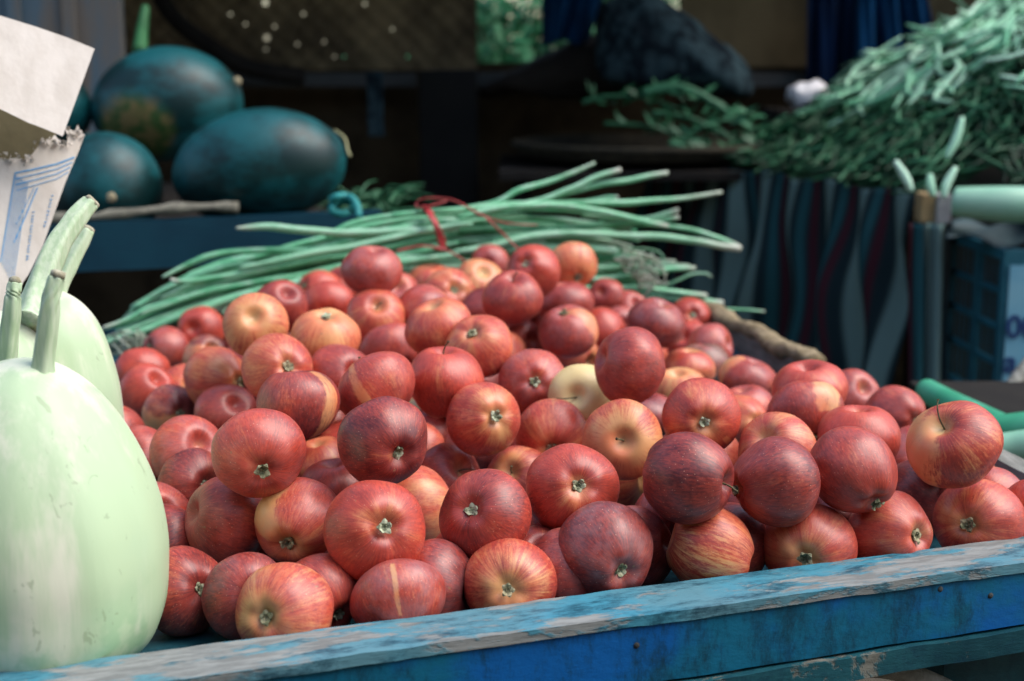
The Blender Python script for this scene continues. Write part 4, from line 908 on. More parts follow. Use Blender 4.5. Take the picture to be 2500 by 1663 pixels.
 (0.0011, 1.7916, 0.1465, 0.0345, 's', 0.01, -0.85, 0.91, 'm', 'pink-red apple with orange left side just under the two top apples'),
 (-0.1124, 1.7968, 0.127, 0.0345, 's', -0.87, 0.27, 0.84, 'p', 'dusky red apple with short stem at its left, behind a striped orange apple'),
 (-0.1782, 1.7987, 0.1812, 0.0348, 'n', 0, 0, 0.84, 'p', 'dark pink-red apple standing highest on the left, against the stalks'),
 (-0.0425, 1.8035, 0.0325, 0.0315, 'n', 0, 0, 1.04, 'p', 'pinkish apple behind right of the bright speckled red apple'),
 (0.305, 1.804, 0.035, 0.034, 'n', 0, 0, 0.8, 'p2', 'dusky pink apple below the burlap rim with olive left edge'),
 (-0.49, 1.84, 0.0352, 0.0342, 'n', 0, 0, 0.97, 'r', 'red apple farthest left of all, resting above a bright red one'),
 (0.1925, 1.8716, 0.1004, 0.0345, 'n', 0, 0, 0.82, 'd2', 'dusky red oval apple with bright highlight near the right back edge'),
 (0.237, 1.875, 0.0355, 0.0315, 'n', 0, 0, 0.71, 'o', 'orange-pink oval apple in front of the bruised grey apple'),
 (-0.3105, 1.8802, 0.1196, 0.0345, 'n', 0, 0, 1.03, 'm', 'pinkish red shiny apple just behind the yellow streaked one'),
 (-0.0364, 1.893, 0.1085, 0.0345, 'n', 0, 0, 0.91, 'd', 'dark red apple with round white highlight, upper centre'),
 (0.0289, 1.9041, 0.1657, 0.0345, 'c', -0.36, -0.36, 0.91, 'r', 'orange-red apple on top of the heap with calyx in a yellow patch'),
 (0.2661, 1.926, 0.0325, 0.0315, 'n', 0, 0, 0.83, 'grey', 'bruised greyish brown apple near the burlap rim'),
 (-0.0874, 1.9326, 0.1289, 0.0345, 'c', 0.31, -0.23, 0.79, 'o', 'red and yellow apple with green calyx facing up, below the ribbon tie'),
 (0.0824, 1.9569, 0.0358, 0.0345, 's', 0.8, 0.21, 0.74, 'o', 'orange apple with a short dark stem pointing right, behind the yellow apple'),
 (-0.2552, 1.9602, 0.1078, 0.0345, 'c', -0.05, 0.37, 0.8, 'r', 'shiny red apple with deep orange dimple just above the striped yellow apple'),
 (-0.4291, 1.9633, 0.0325, 0.0315, 'n', 0, 0, 1.0, 'b', 'small brownish maroon apple shaded under the yellow streaked apple at upper left'),
 (-0.0119, 1.9806, 0.0325, 0.0315, 'n', 0, 0, 1.05, 'o', 'sliver of pink apple showing right of the yellow-topped apple'),
 (0.0758, 1.9925, 0.1061, 0.0345, 'n', 0, 0, 0.82, 'm', 'dark pink apple directly below the two topmost right apples'),
 (0.192, 1.9976, 0.0325, 0.0315, 'n', 0, 0, 1.11, 'o', 'orange edge of an apple behind the large upright dark pink one'),
 (-0.4987, 2.0141, 0.0336, 0.0326, 'c', -0.81, -0.2, 0.97, 'p', 'dusty pink-red apple with a yellow end at its left, by the stalk tips'),
 (0.2866, 2.0168, 0.0368, 0.0315, 'n', 0, 0, 1.05, 'p', 'pale pink apple touching the burlap rim'),
 (-0.3264, 2.0556, 0.0325, 0.0315, 'n', 0, 0, 1.0, 'o', 'orange apple mostly hidden between the two yellow striped apples'),
 (0.1324, 2.0621, 0.0502, 0.0345, 'n', 0, 0, 1.06, 'r', 'red apple with highlight just behind the big round dusky apple'),
 (0.2613, 2.0692, 0.0325, 0.0315, 'n', 0, 0, 0.91, 'r', 'orange-red apple near the burlap rim, under the light red one'),
 (-0.1718, 2.0726, 0.1044, 0.0345, 'n', 0, 0, 0.92, 'p', 'pink-red apple just right and below the highest left apple'),
 (0.0154, 2.0844, 0.0325, 0.0315, 'n', 0, 0, 1.0, 'm', 'small dusky red apple in a gap right of the yellow-topped apple'),
 (0.0902, 2.0869, 0.1471, 0.0345, 'c', 0.26, 0.59, 0.95, 'y', 'peach-orange apple on top of the heap with hollow calyx facing down'),
 (-0.0498, 2.136, 0.1142, 0.0345, 'n', 0, 0, 0.92, 'y', 'pale peach apple at the back left of two top apples'),
 (-0.4589, 2.0656, 0.0548, 0.0328, 'n', 0, 0, 0.96, 'r', 'plain red apple touching the green stalks, upper left edge of the heap'),
 (-0.2932, 2.1417, 0.0973, 0.0334, 'c', -0.71, -0.36, 0.97, 'r', 'red apple with a yellow-green end facing left, against the green stalks'),
 (0.1705, 2.2117, 0.0325, 0.0315, 'n', 0, 0, 1.0, 'p', 'small pinkish apple wedged left below the dusky shiny apple'),
 (-0.1273, 2.2064, 0.1014, 0.0338, 'n', 0, 0, 0.86, 'o', 'orange apple at the back below the red ribbon tie'),
 (0.2898, 2.2867, 0.0325, 0.0315, 'c', 0.23, -0.21, 0.93, 'r', 'light red apple with tiny calyx facing up by the burlap corner'),
 (0.1929, 2.3084, 0.0408, 0.031, 'n', 0, 0, 0.9, 'p', 'pinkish apple at the back edge just left of the dusky shiny apple'),
 (0.1538, 2.2998, 0.0655, 0.029, 'n', 0, 0, 0.98, 'm', 'small dark red apple right of the top pair, next to the stalk ends'),
 (-0.2609, 2.1562, 0.1061, 0.0285, 'n', 0, 0, 0.87, 'm', 'red apple peeping out left of the topmost dark pink apple'),
 (-0.0356, 2.2455, 0.129, 0.0276, 'n', 0, 0, 0.96, 'p', 'small pink-red apple in the back row against the green stalks'),
]
UNDER = [(0.139,1.225,0.041,0.0305), (-0.212,1.566,0.035,0.0343), (0.224,1.270,0.033,0.0325), (-0.204,1.183,0.032,0.0303), (0.040,1.174,0.040,0.0338), (-0.037,1.137,0.033,0.0322), (-0.322,1.698,0.071,0.0342), (-0.333,1.767,0.052,0.0341), (-0.344,1.832,0.035,0.0343), (-0.290,1.634,0.069,0.0339), (-0.361,1.900,0.035,0.0343), (-0.377,1.979,0.043,0.0318), (0.051,2.169,0.062,0.0321), (-0.131,1.118,0.033,0.0323), (-0.220,1.237,0.034,0.0325), (0.444,1.348,0.040,0.0326), (0.013,2.127,0.068,0.0316), (-0.238,2.014,0.033,0.0322), (-0.396,2.094,0.042,0.0343), (0.097,1.505,0.054,0.0338), (0.323,1.388,0.036,0.0326), (0.153,1.399,0.035,0.0335), (-0.122,1.767,0.053,0.0339), (0.067,2.099,0.049,0.0325), (0.127,1.688,0.064,0.0338), (0.167,1.339,0.059,0.0327), (0.027,1.457,0.035,0.0307), (-0.239,1.329,0.036,0.0300), (-0.217,1.992,0.080,0.0319), (0.297,1.274,0.054,0.0335), (-0.243,1.461,0.065,0.0325), (0.321,1.327,0.033,0.0320), (0.076,2.028,0.034,0.0327), (0.138,1.793,0.053,0.0344), (-0.028,1.533,0.031,0.0301), (0.106,2.173,0.044,0.0314), (-0.209,2.114,0.080,0.0308), (0.483,1.468,0.033,0.0320), (-0.129,1.361,0.058,0.0321), (0.223,2.128,0.035,0.0339), (0.176,1.875,0.032,0.0314), (0.269,1.441,0.037,0.0302), (-0.347,2.224,0.031,0.0310), (-0.211,1.701,0.032,0.0311), (-0.133,2.007,0.032,0.0310), (-0.056,2.102,0.032,0.0312), (-0.295,2.137,0.032,0.0312), (0.387,1.508,0.032,0.0311), (-0.240,1.758,0.032,0.0312), (-0.173,1.958,0.032,0.0311), (-0.179,2.133,0.032,0.0312), (0.066,1.649,0.032,0.0311), (-0.026,1.272,0.032,0.0311), (0.050,1.721,0.032,0.0311), (-0.288,1.861,0.032,0.0312), (-0.139,2.175,0.032,0.0312), (-0.257,2.079,0.032,0.0312), (0.222,2.247,0.032,0.0311), (-0.146,1.831,0.032,0.0314), (-0.078,1.667,0.032,0.0311), (-0.190,2.055,0.032,0.0311), (-0.130,1.201,0.032,0.0313), (-0.112,1.892,0.032,0.0311), (-0.309,1.933,0.032,0.0312), (0.350,1.456,0.033,0.0315), (0.342,1.597,0.032,0.0312), (-0.240,2.239,0.032,0.0315), (0.029,1.777,0.032,0.0312), (-0.147,1.686,0.032,0.0313), (0.369,1.714,0.032,0.0314), (-0.400,2.156,0.032,0.0314), (-0.079,2.172,0.032,0.0313), (-0.023,2.191,0.033,0.0316), (-0.085,1.969,0.032,0.0315), (0.101,1.575,0.032,0.0313), (-0.236,1.921,0.033,0.0318), (-0.223,1.856,0.032,0.0311), (0.105,1.445,0.032,0.0313), (-0.185,1.785,0.032,0.0311), (-0.051,1.918,0.033,0.0316), (-0.115,2.083,0.032,0.0311), (-0.273,1.396,0.033,0.0318), (-0.071,2.237,0.032,0.0313), (-0.150,2.240,0.033,0.0315), (0.156,1.944,0.032,0.0312), (-0.178,1.635,0.033,0.0321), (-0.185,1.490,0.032,0.0312), (0.373,1.781,0.032,0.0314), (0.319,1.518,0.032,0.0311), (0.058,1.283,0.032,0.0312), (-0.242,2.169,0.033,0.0317), (-0.146,1.565,0.032,0.0311), (0.093,2.247,0.033,0.0322), (0.218,1.642,0.032,0.0313), (0.039,1.544,0.032,0.0312), (0.260,1.323,0.033,0.0316), (-0.063,2.036,0.032,0.0312), (-0.282,1.497,0.034,0.0327), (0.212,1.570,0.033,0.0318), (-0.327,1.428,0.034,0.0326), (-0.282,1.800,0.032,0.0311), (-0.070,1.726,0.032,0.0314), (-0.422,2.227,0.032,0.0314), (-0.349,1.487,0.032,0.0310), (0.156,1.281,0.034,0.0326), (0.029,1.836,0.033,0.0321), (-0.041,1.603,0.032,0.0314), (0.199,1.500,0.034,0.0332), (0.353,1.657,0.032,0.0312), (-0.243,1.624,0.032,0.0310), (0.138,2.124,0.032,0.0311), (-0.068,1.856,0.054,0.0321), (-0.199,2.204,0.057,0.0314), (-0.165,1.901,0.058,0.0316), (-0.349,2.171,0.058,0.0316), (-0.129,1.960,0.071,0.0321), (-0.230,1.816,0.074,0.0321), (-0.112,2.133,0.066,0.0311), (-0.144,1.425,0.066,0.0332), (-0.247,1.524,0.076,0.0320), (-0.059,1.996,0.078,0.0328), (-0.223,1.662,0.076,0.0324), (-0.103,2.051,0.082,0.0329), (-0.068,1.765,0.081,0.0317), (-0.224,1.732,0.085,0.0319), (0.021,1.575,0.086,0.0311), (-0.275,2.033,0.084,0.0311), (-0.361,1.936,0.085,0.0311), (-0.075,1.643,0.088,0.0315), (-0.046,2.199,0.087,0.0323), (-0.076,1.580,0.082,0.0311), (-0.130,1.854,0.086,0.0315), (0.149,1.175,0.086,0.0336), (0.412,1.280,0.089,0.0327), (-0.242,1.290,0.081,0.0318), (0.192,1.403,0.089,0.0311), (-0.262,1.892,0.081,0.0315), (-0.229,1.595,0.088,0.0318), (0.067,2.058,0.092,0.0312), (-0.118,1.273,0.096,0.0342), (-0.005,2.067,0.096,0.0327), (-0.068,1.505,0.096,0.0318), (-0.222,1.397,0.098,0.0325), (-0.035,1.716,0.097,0.0311), (-0.332,1.815,0.096,0.0322), (-0.225,1.231,0.100,0.0328), (-0.331,1.996,0.100,0.0315), (-0.003,2.002,0.110,0.0319), (0.055,2.132,0.112,0.0319), (-0.116,1.214,0.109,0.0312), (-0.181,1.847,0.114,0.0315)]
# ---------------------------------------------------------------- bundle of green stalks
def bd(u): return 2.18+(u-400)*.3/1300
def A_(x, y): return (200+x/2.619, 380+y/2.619)
bun = empty('stalk_bundle', at(1050, 640, 2.3)); tag(bun, 'thick bundle of long green stalks tied with red ribbon behind the apples', 'vegetables')
def stalk(pts, wpx, dz=0.0, pale=0.0, tip=.5, n=7, seed=0):
    """pts in the enlarged view's pixels; wpx width in photograph pixels; dz offset in depth"""
    P = [];
    for (x, y) in pts:
        u, v_ = A_(x, y); P.append(at(u, v_, bd(u)+dz))
    P = catmull(P, n); r0 = wpx/2/FPX*2.3
    bm = bmesh.new()
    add_tube(bm, P, lambda t: r0*(1-(1-tip)*max(0, (t-.72)/.28)**1.5)*(.55+.45*min(1, t/.12)), 9, True, .85)
    for v2 in bm.verts: v2.co += mnoise.noise_vector(v2.co*22+Vector((seed, 0, 0)))*.0014+mnoise.noise_vector(v2.co*7+Vector((seed*3, 0, 0)))*.005
    o = finish(bm, 'stalk', M['stalk'], bun); o['pale'] = float(pale); return o
VIS = [ # long stalks one can follow in the photograph (points, width, depth offset, pale tip, tip taper)
 ([(1990, 392), (2300, 352), (2700, 318), (3100, 308), (3450, 308), (3745, 280), (4085, 232)], 15, -.050, .8, .62),
 ([(1560, 520), (1720, 440), (2000, 385), (2300, 360), (2650, 305), (2800, 230), (3060, 150), (3275, 48)], 14, -.03, .6, .55),
 ([(2500, 380), (2860, 300), (3100, 215), (3300, 130), (3440, 85)], 14, -.045, 1, .8),
 ([(2600, 350), (2900, 300), (3250, 195), (3500, 150), (3750, 110)], 15, -.035, .8, .7),
 ([(2400, 400), (2700, 330), (3100, 335), (3400, 368), (3600, 410), (3740, 442)], 17, -.055, .9, .6),
 ([(2900, 330), (3200, 290), (3350, 268), (3425, 268)], 13, -.02, 1, .9),
 ([(3200, 380), (3500, 400), (3650, 395), (3810, 350)], 12, -.03, 1, .9),
 ([(3300, 400), (3550, 420), (3700, 410), (3825, 395)], 11, -.02, 1, .9),
 ([(2300, 620), (2600, 575), (2900, 525), (3250, 510), (3600, 520), (3900, 550), (4212, 588)], 19, -.05, 1, .9),
 ([(3200, 470), (3550, 440), (3850, 470), (4050, 530), (4200, 575)], 14, -.01, .9, .8),
 ([(3000, 450), (3300, 430), (3600, 440), (3800, 455), (4000, 500), (4150, 555)], 12, .0, .9, .8),
 ([(2900, 800), (3300, 790), (3600, 755), (3760, 730), (3912, 722)], 14, -.05, .8, .8),
 ([(2900, 720), (3200, 700), (3500, 705), (3640, 720)], 12, -.04, .8, .8),
 ([(3300, 850), (3700, 830), (3800, 800), (3900, 765), (3990, 762), (4025, 785)], 7, -.02, .6, .9),
 ([(2900, 840), (3300, 850), (3700, 872), (4000, 890)], 15, -.05, .9, .85),
 ([(3300, 890), (3600, 910), (3900, 930), (4085, 945)], 15, -.04, 1, .85),
 ([(3900, 960), (4100, 985), (4250, 990), (4362, 1000)], 7, -.03, .8, .95),
 ([(3900, 940), (4080, 980), (4130, 1040), (4188, 1085)], 7, -.03, .8, .8),
 ([(3300, 590), (3500, 590), (3640, 605), (3710, 640), (3712, 705)], 5, -.02, .7, .8),
 ([(3200, 640), (3400, 660), (3560, 650), (3640, 700)], 6, -.02, .7, .8),
 ([(3300, 760), (3500, 745), (3620, 760)], 6, -.02, .7, .8),
 ([(2600, 545), (3000, 470), (3300, 440), (3600, 420)], 13, -.02, .4, .8),
 ([(2700, 600), (3000, 590), (3200, 600), (3420, 620)], 22, -.035, .1, .8),
 ([(2900, 660), (3200, 650), (3500, 665), (3650, 650)], 12, -.03, .8, .8),
 # left half, tips toward the left
 ([(2400, 470), (1980, 480), (1700, 490), (1480, 478), (1180, 455), (985, 462)], 19, -.065, .8, .25),
 ([(2300, 430), (1900, 520), (1500, 600), (1150, 610), (850, 640), (700, 690), (515, 785)], 15, -.05, .3, .35),
 ([(2400, 500), (2000, 580), (1500, 665), (1100, 725), (800, 775), (650, 800), (560, 790)], 13, -.06, 1, .6),
 ([(1900, 620), (1400, 680), (1000, 700), (750, 760), (560, 830), (430, 890)], 12, -.03, .3, .3),
 ([(2200, 520), (1700, 640), (1300, 710), (900, 790), (700, 830), (505, 892)], 13, -.045, .3, .4),
 ([(2400, 560), (2000, 640), (1500, 740), (1100, 820), (700, 905), (350, 1015)], 15, -.06, .3, .4),
 ([(1300, 750), (1000, 830), (700, 890), (420, 965), (300, 1030), (120, 1095)], 11, -.05, .9, .7),
 ([(1200, 790), (900, 870), (600, 960), (300, 1060), (100, 1110)], 9, -.04, 1, .7),
 ([(2300, 650), (1900, 690), (1400, 800), (1000, 905), (700, 1010), (400, 1120), (130, 1205)], 18, -.07, .2, .5),
 ([(2200, 610), (1600, 745), (1200, 840), (800, 935), (420, 1060), (140, 1165)], 15, -.05, .2, .5),
 ([(2400, 640), (2095, 680), (1700, 730), (1300, 830), (1050, 905), (880, 1005)], 15, -.075, .3, .4),
 ([(2500, 440), (2200, 475), (1800, 560), (1400, 640), (1000, 720)], 15, -.07, .1, .5),
 ([(2600, 400), (2200, 430), (1900, 500), (1500, 600), (1200, 660)], 14, -.055, .1, .5),
]
sd0 = 0
for (pts, wpx, dz, pale, tip) in VIS:
    stalk(pts, wpx*1.22, dz, pale, tip, 7, sd0); sd0 += 3
# the inner stalks that fill the bundle
rb_ = random.Random(21)
top = catmull([(330, 960, 0), (600, 800, 0), (900, 680, 0), (1300, 600, 0), (1650, 490, 0), (2100, 400, 0), (2700, 335, 0), (3100, 325, 0), (3500, 400, 0)], 10)
bot = catmull([(140, 1215, 0), (600, 1090, 0), (1000, 960, 0), (1500, 860, 0), (2095, 780, 0), (2600, 760, 0), (3000, 820, 0), (3400, 890, 0), (3800, 940, 0)], 10)
for k in range(60):
    f = (k+.5)/60; i0 = rb_.randrange(0, 20) if rb_.random() < .7 else 0; i1 = len(top)-1-(rb_.randrange(0, 22)); f2 = min(1, max(0, f+rb_.uniform(-.18, .18))); pts = []
    idx = [int(i0+(i1-i0)*q/6) for q in range(7)]
    for q, i in enumerate(idx):
        ff = f+(f2-f)*q/6; pts.append((top[i].x*(1-ff)+bot[i].x*ff, top[i].y*(1-ff)+bot[i].y*ff+rb_.uniform(-9, 9)))
    if rb_.random() < .45: pts = pts[::-1]
    stalk(pts, rb_.uniform(13, 19), rb_.uniform(-.01, .09)-.045*math.sin(f*math.pi)*0, rb_.random()*.8, rb_.uniform(.4, .8), 5, k*7+1)
for k in range(13):
    y0 = 640+k*21; x1 = rb_.uniform(3480, 3900); stalk([(2700, y0+rb_.uniform(-20, 20)), (3100, y0+10), (3400, y0+rb_.uniform(-10, 30)), (x1, y0+rb_.uniform(-30, 45))], rb_.uniform(11, 16), rb_.uniform(-.035, .02), rb_.uniform(.5, 1), rb_.uniform(.75, .95), 6, 900+k*5)
# ribbon around the bundle
def ribbon(pts, w_px, th=.0012):
    P = [];
    for (x, y, dz) in pts:
        u, v_ = A_(x, y); P.append(at(u, v_, bd(u)+dz))
    P = catmull(P, 6); bm = bmesh.new(); add_tube(bm, P, w_px*1.45/2/FPX*2.3, 8, True, .45); worn(bm, .0012, 70); return finish(bm, 'ribbon', M['ribbon'], bun)
ribbon([(2190, 330, -.03), (2215, 350, -.07), (2240, 400, -.095), (2262, 460, -.10), (2280, 520, -.10), (2300, 600, -.10)], 15)
ribbon([(2215, 340, -.06), (2260, 420, -.098), (2300, 500, -.103), (2320, 600, -.10)], 10)
ribbon([(2140, 330, -.05), (2150, 290, -.05), (2230, 272, -.06), (2350, 280, -.07), (2450, 320, -.09), (2560, 380, -.10), (2640, 450, -.11), (2720, 530, -.11), (2790, 600, -.12)], 7)
ribbon([(2140, 328, -.05), (2200, 330, -.07), (2330, 290, -.07)], 7)
ribbon([(2480, 345, -.10), (2600, 400, -.10), (2740, 435, -.09), (2910, 445, -.085)], 5)
ribbon([(2010, 610, -.11), (2100, 590, -.11), (2180, 580, -.115), (2300, 595, -.12), (2400, 640, -.12), (2460, 690, -.12)], 7)
ribbon([(2300, 600, -.11), (2260, 590, -.12), (2320, 600, -.12)], 12)
# loose roots and curls at the left end
def curls(cx, cy, n, name, seed, lab):
    r_ = random.Random(seed); bm = bmesh.new()
    for k in range(n):
        x, y = cx+r_.uniform(-90, 90), cy+r_.uniform(-45, 45); u, v_ = A_(x, y); p = at(u, v_, bd(u)-.07+r_.uniform(-.02, .02)); a = r_.uniform(0, 6.28)
        q = [p+Vector((.012*math.cos(a+t*2.2)*(1+t*.3), .006*math.sin(a+t), .012*math.sin(a+t*2.2)+.004*t)) for t in range(4)]
        add_tube(bm, catmull(q, 4), .0016, 5)
    o = finish(bm, name, M['rootlet'], bun); return o
curls(300, 1240, 26, 'root_curls', 3, ''); curls(3560, 690, 9, 'root_curls', 6, ''); curls(3660, 800, 8, 'root_curls', 8, '')

# ---------------------------------------------------------------- apples
def apple_profile(t, var):
    """t 0 (stem end) .. 1 (calyx end) -> radius, height for an apple of radius 1"""
    th = t*math.pi; Rr = math.sin(th); z = (.94+.03*var[0])*math.cos(th)
    if th < math.pi/2: z -= (.30+.06*var[1])*math.exp(-(Rr/.27)**2)
    else: z += (.22+.06*var[2])*math.exp(-(Rr/.29)**2)
    Rr *= 1+(.035+.03*var[3])*math.cos(th)-.02*math.cos(2*th)
    return Rr, z
VARS = [(0, 0, 0, 0), (.6, .5, -.5, .8), (-.8, -.3, .6, -.6), (.2, 1, .2, 1.2), (-.3, .2, 1, .3), (1, -.5, -.2, .5)]
BODY, CAL, EYE, STEM = [], [], [], []
for vi, var in enumerate(VARS):
    bm = bmesh.new(); NS, NR = 60, 46; rings = []
    for i in range(NR+1):
        t = i/NR; t = t-.055*math.sin(2*math.pi*t)*.9 if 0 < i < NR else t
        r_, z = apple_profile(max(t, .004) if i else .004, var) if i < NR else apple_profile(.996, var); ring = []
        for k in range(NS):
            ph = 2*math.pi*k/NS; low = max(0, -z)
            lob = 1+.034*low*math.cos(5*ph+vi)+.010*max(0, z)*math.cos(5*ph+1)
            lop = 1+.03*math.cos(ph+vi*1.3)*r_; zz = z+.035*math.cos(ph+vi*2.1)*r_+(-.02*low*math.cos(5*ph+vi))*math.exp(-((r_-.35)/.2)**2)
            c = Vector((r_*lob*lop*math.cos(ph), r_*lob*lop*math.sin(ph), zz)); c *= 1+.05*mnoise.noise(c*1.4+Vector((vi*7, 0, 0))); ring.append(bm.verts.new(c))
        rings.append(ring)
    for i in range(NR):
        for k in range(NS): bm.faces.new((rings[i][k], rings[i][(k+1) % NS], rings[i+1][(k+1) % NS], rings[i+1][k]))
    bm.faces.new(rings[0]); bm.faces.new(rings[-1]); bmesh.ops.recalc_face_normals(bm, faces=bm.faces)
    me = bpy.data.meshes.new('apple_skin'); bm.to_mesh(me); bm.free(); me.materials.append(M['apple'])
    for p in me.polygons: p.use_smooth = True
    BODY.append(me)
    # calyx: five dried sepals round a dark eye
    zc = apple_profile(.996, var)[1]; bm = bmesh.new(); rr_ = random.Random(vi)
    for k in range(5):
        a = k*2*math.pi/5+rr_.uniform(-.3, .3); wv = Vector((-math.sin(a), math.cos(a), 0)); dv = Vector((math.cos(a), math.sin(a), 0)); cv = rr_.uniform(.3, 1.5)
        st = [(.015, .045, -.01), (.06, .06, -.05), (.105, .045, -.085*cv), (.135+rr_.uniform(-.02, .03), .012, -.075*cv)]; pv = None
        for (q, w_, h) in st:
            row = [bm.verts.new(dv*q+wv*s*w_+Vector((0, 0, zc+h-.012+abs(s)*.012))) for s in (-1, 0, 1)]
            row2 = [bm.verts.new(v2.co+Vector((0, 0, .012))) for v2 in row]
            if pv:
                for m_ in range(2): bm.faces.new((pv[0][m_], pv[0][m_+1], row[m_+1], row[m_])); bm.faces.new((pv[1][m_+1], pv[1][m_], row2[m_], row2[m_+1]))
            pv = (row, row2)
    for k in range(14):
        a = rr_.uniform(0, 6.28); q = rr_.uniform(.01, .04); b0 = Vector((q*math.cos(a), q*math.sin(a), zc-.01)); b1 = b0+Vector((math.cos(a)*.012, math.sin(a)*.012, -.06)); add_tube(bm, [b0, (b0+b1)/2, b1], .006, 4)
    bmesh.ops.create_circle(bm, cap_ends=True, radius=.10, segments=14, matrix=Matrix.Translation((0, 0, zc-.012)))
    me = bpy.data.meshes.new('calyx'); bm.to_mesh(me); bm.free(); me.materials.append(M['calyx']); CAL.append(me)
    bm = bmesh.new(); zs = apple_profile(.004, var)[1]; bend = rr_.uniform(.05, .16)
    P = catmull([(0, 0, zs-.03), (.01, bend*.2, zs+.14), (.03, bend*.7, zs+.28), (.05, bend*1.8, zs+.42)], 5); add_tube(bm, P, lambda t: .026-.008*t+.022*max(0, (t-.88)/.12), 8)
    me = bpy.data.meshes.new('stem'); bm.to_mesh(me); bm.free(); me.materials.append(M['stem']); STEM.append(me)
    for p in me.polygons: p.use_smooth = True
bm = bmesh.new(); add_tube(bm, catmull([(0, 0, .55), (-.02, .03, .72), (-.07, .12, .90), (-.12, .30, 1.06), (-.13, .48, 1.14)], 6), lambda t: .022-.008*t+.018*max(0, (t-.9)/.1), 8)
me = bpy.data.meshes.new('stem'); bm.to_mesh(me); bm.free(); me.materials.append(M['stem']); STEM.append(me)
#            cov   dk   stk  dust bphi  bw   bz   pz  grey
SK = {
 'r': (1.05, 0.18, 0.45, 0.08, 0, 0, 0, 0.25, 0),
 'm': (1.08, 0.47, 0.4, 0.15, 0, 0, 0, 0.15, 0),
 'p': (0.98, 0.31, 0.5, 0.38, 0, 0, 0, 0.2, 0),
 'p2': (1.0, 0.44, 0.35, 0.34, -1.3, 0.5, 1, 0.2, 0),
 'p3': (0.95, 0.23, 0.55, 0.38, 0, 0, 0, 0.1, 0),
 'o': (0.68, 0.05, 0.6, 0.15, 0, 0, 0, 0.5, 0),
 'o2': (0.8, 0.08, 0.5, 0.09, 0, 0, 0, 0.5, 0),
 'y': (0.4, 0.03, 0.7, 0.08, 0, 0, 0, 0.8, 0),
 'y2': (0.46, 0.03, 0.6, 0.08, 0, 0, 0, 0.9, 0),
 'b': (0.9, 0.72, 0.4, 0.26, -0.9, 0.7, 1, 0.4, 0),
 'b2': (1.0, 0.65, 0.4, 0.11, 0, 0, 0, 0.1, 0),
 'v': (1.02, 0.52, 0.55, 0.19, 0.95, 0.26, 1, 0.2, 0),
 'v2': (0.98, 0.26, 0.5, 0.15, -0.35, 0.13, 1, 0.7, 0),
 'd': (1.15, 0.72, 0.35, 0.09, 0, 0, 0, 0.3, 0),
 'g': (0.05, 0.05, 0.55, 0.04, 0, 0, 0, 0.9, 0),
 'r2': (0.92, 0.13, 0.5, 0.11, 0, 0, 0, 1.0, 0),
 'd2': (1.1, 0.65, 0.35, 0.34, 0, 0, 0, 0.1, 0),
 'm2': (1.12, 0.44, 0.4, 0.17, 0, 0, 0, 0.2, 0),
 'grey': (0.9, 0.52, 0.3, 0.6, 0, 0, 0, 0.1, 0.75),
 'r3': (1.0, 0.23, 0.35, 0.11, 2.35, 0.09, 0.66, 0.8, 0),
 'r4': (0.98, 0.36, 0.35, 0.22, 0.85, 0.38, 0.5, 0.4, 0),
 'two': (0.86, 0.31, 0.8, 0.08, -1.9, 1.05, 1, 0.5, 0),
 'd3': (1.15, 0.62, 0.35, 0.19, 0, 0, 0, 0.1, 0),
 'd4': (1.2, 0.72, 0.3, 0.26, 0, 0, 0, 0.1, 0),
 'r5': (1.12, 0.26, 0.35, 0.22, 0, 0, 0, 0.05, 0),
 'half': (0.86, 0.1, 0.45, 0.26, -1.35, 0.52, 1, 0.6, 0),
 'r6': (1.08, 0.21, 0.4, 0.08, 0, 0, 0, 0.75, 0),
 'pale': (0.65, 0.03, 0.6, 0.22, 0, 0, 0, 0.8, 0),
 'scar': (1.0, 0.36, 0.45, 0.41, 0.05, 0.055, 0.62, 0.1, 0),
 'half2': (0.84, 0.18, 0.55, 0.09, 0, 0, 0, 1.2, 0),
 'two2': (1.0, 0.47, 0.4, 0.3, 0.9, 0.55, 1, 0.6, 0),
 'pale2': (0.58, 0.03, 0.35, 0.22, 0, 0, 0, 0.4, 0),
 'd5': (1.15, 0.49, 0.35, 0.09, 0, 0, 0, 0.15, 0),
 'two3': (0.76, 0.26, 0.5, 0.19, -1.3, 0.8, 1, 0.7, 0),
 'pst': (0.6, 0.07, 0.75, 0.09, 0, 0, 0, 0.5, 0),
 'pst2': (0.84, 0.04, 0.6, 0.22, 0, 0, 0, 0.4, 0),
 'd6': (1.2, 0.72, 0.3, 0.09, 0, 0, 0, 0.45, 0),
 'd7': (1.2, 0.72, 0.3, 0.38, 0, 0, 0, 0.2, 0),
 'stripe': (0.5, 0.03, 1.15, 0.08, 0, 0, 0, 0.3, 0),
 'pale3': (0.88, 0.07, 0.35, 0.19, 0, 0, 0, 0.8, 0),
}
KEYS = ('cov', 'dk', 'stk', 'dust', 'bphi', 'bw', 'bz', 'pz', 'grey')
ra_ = random.Random(5)
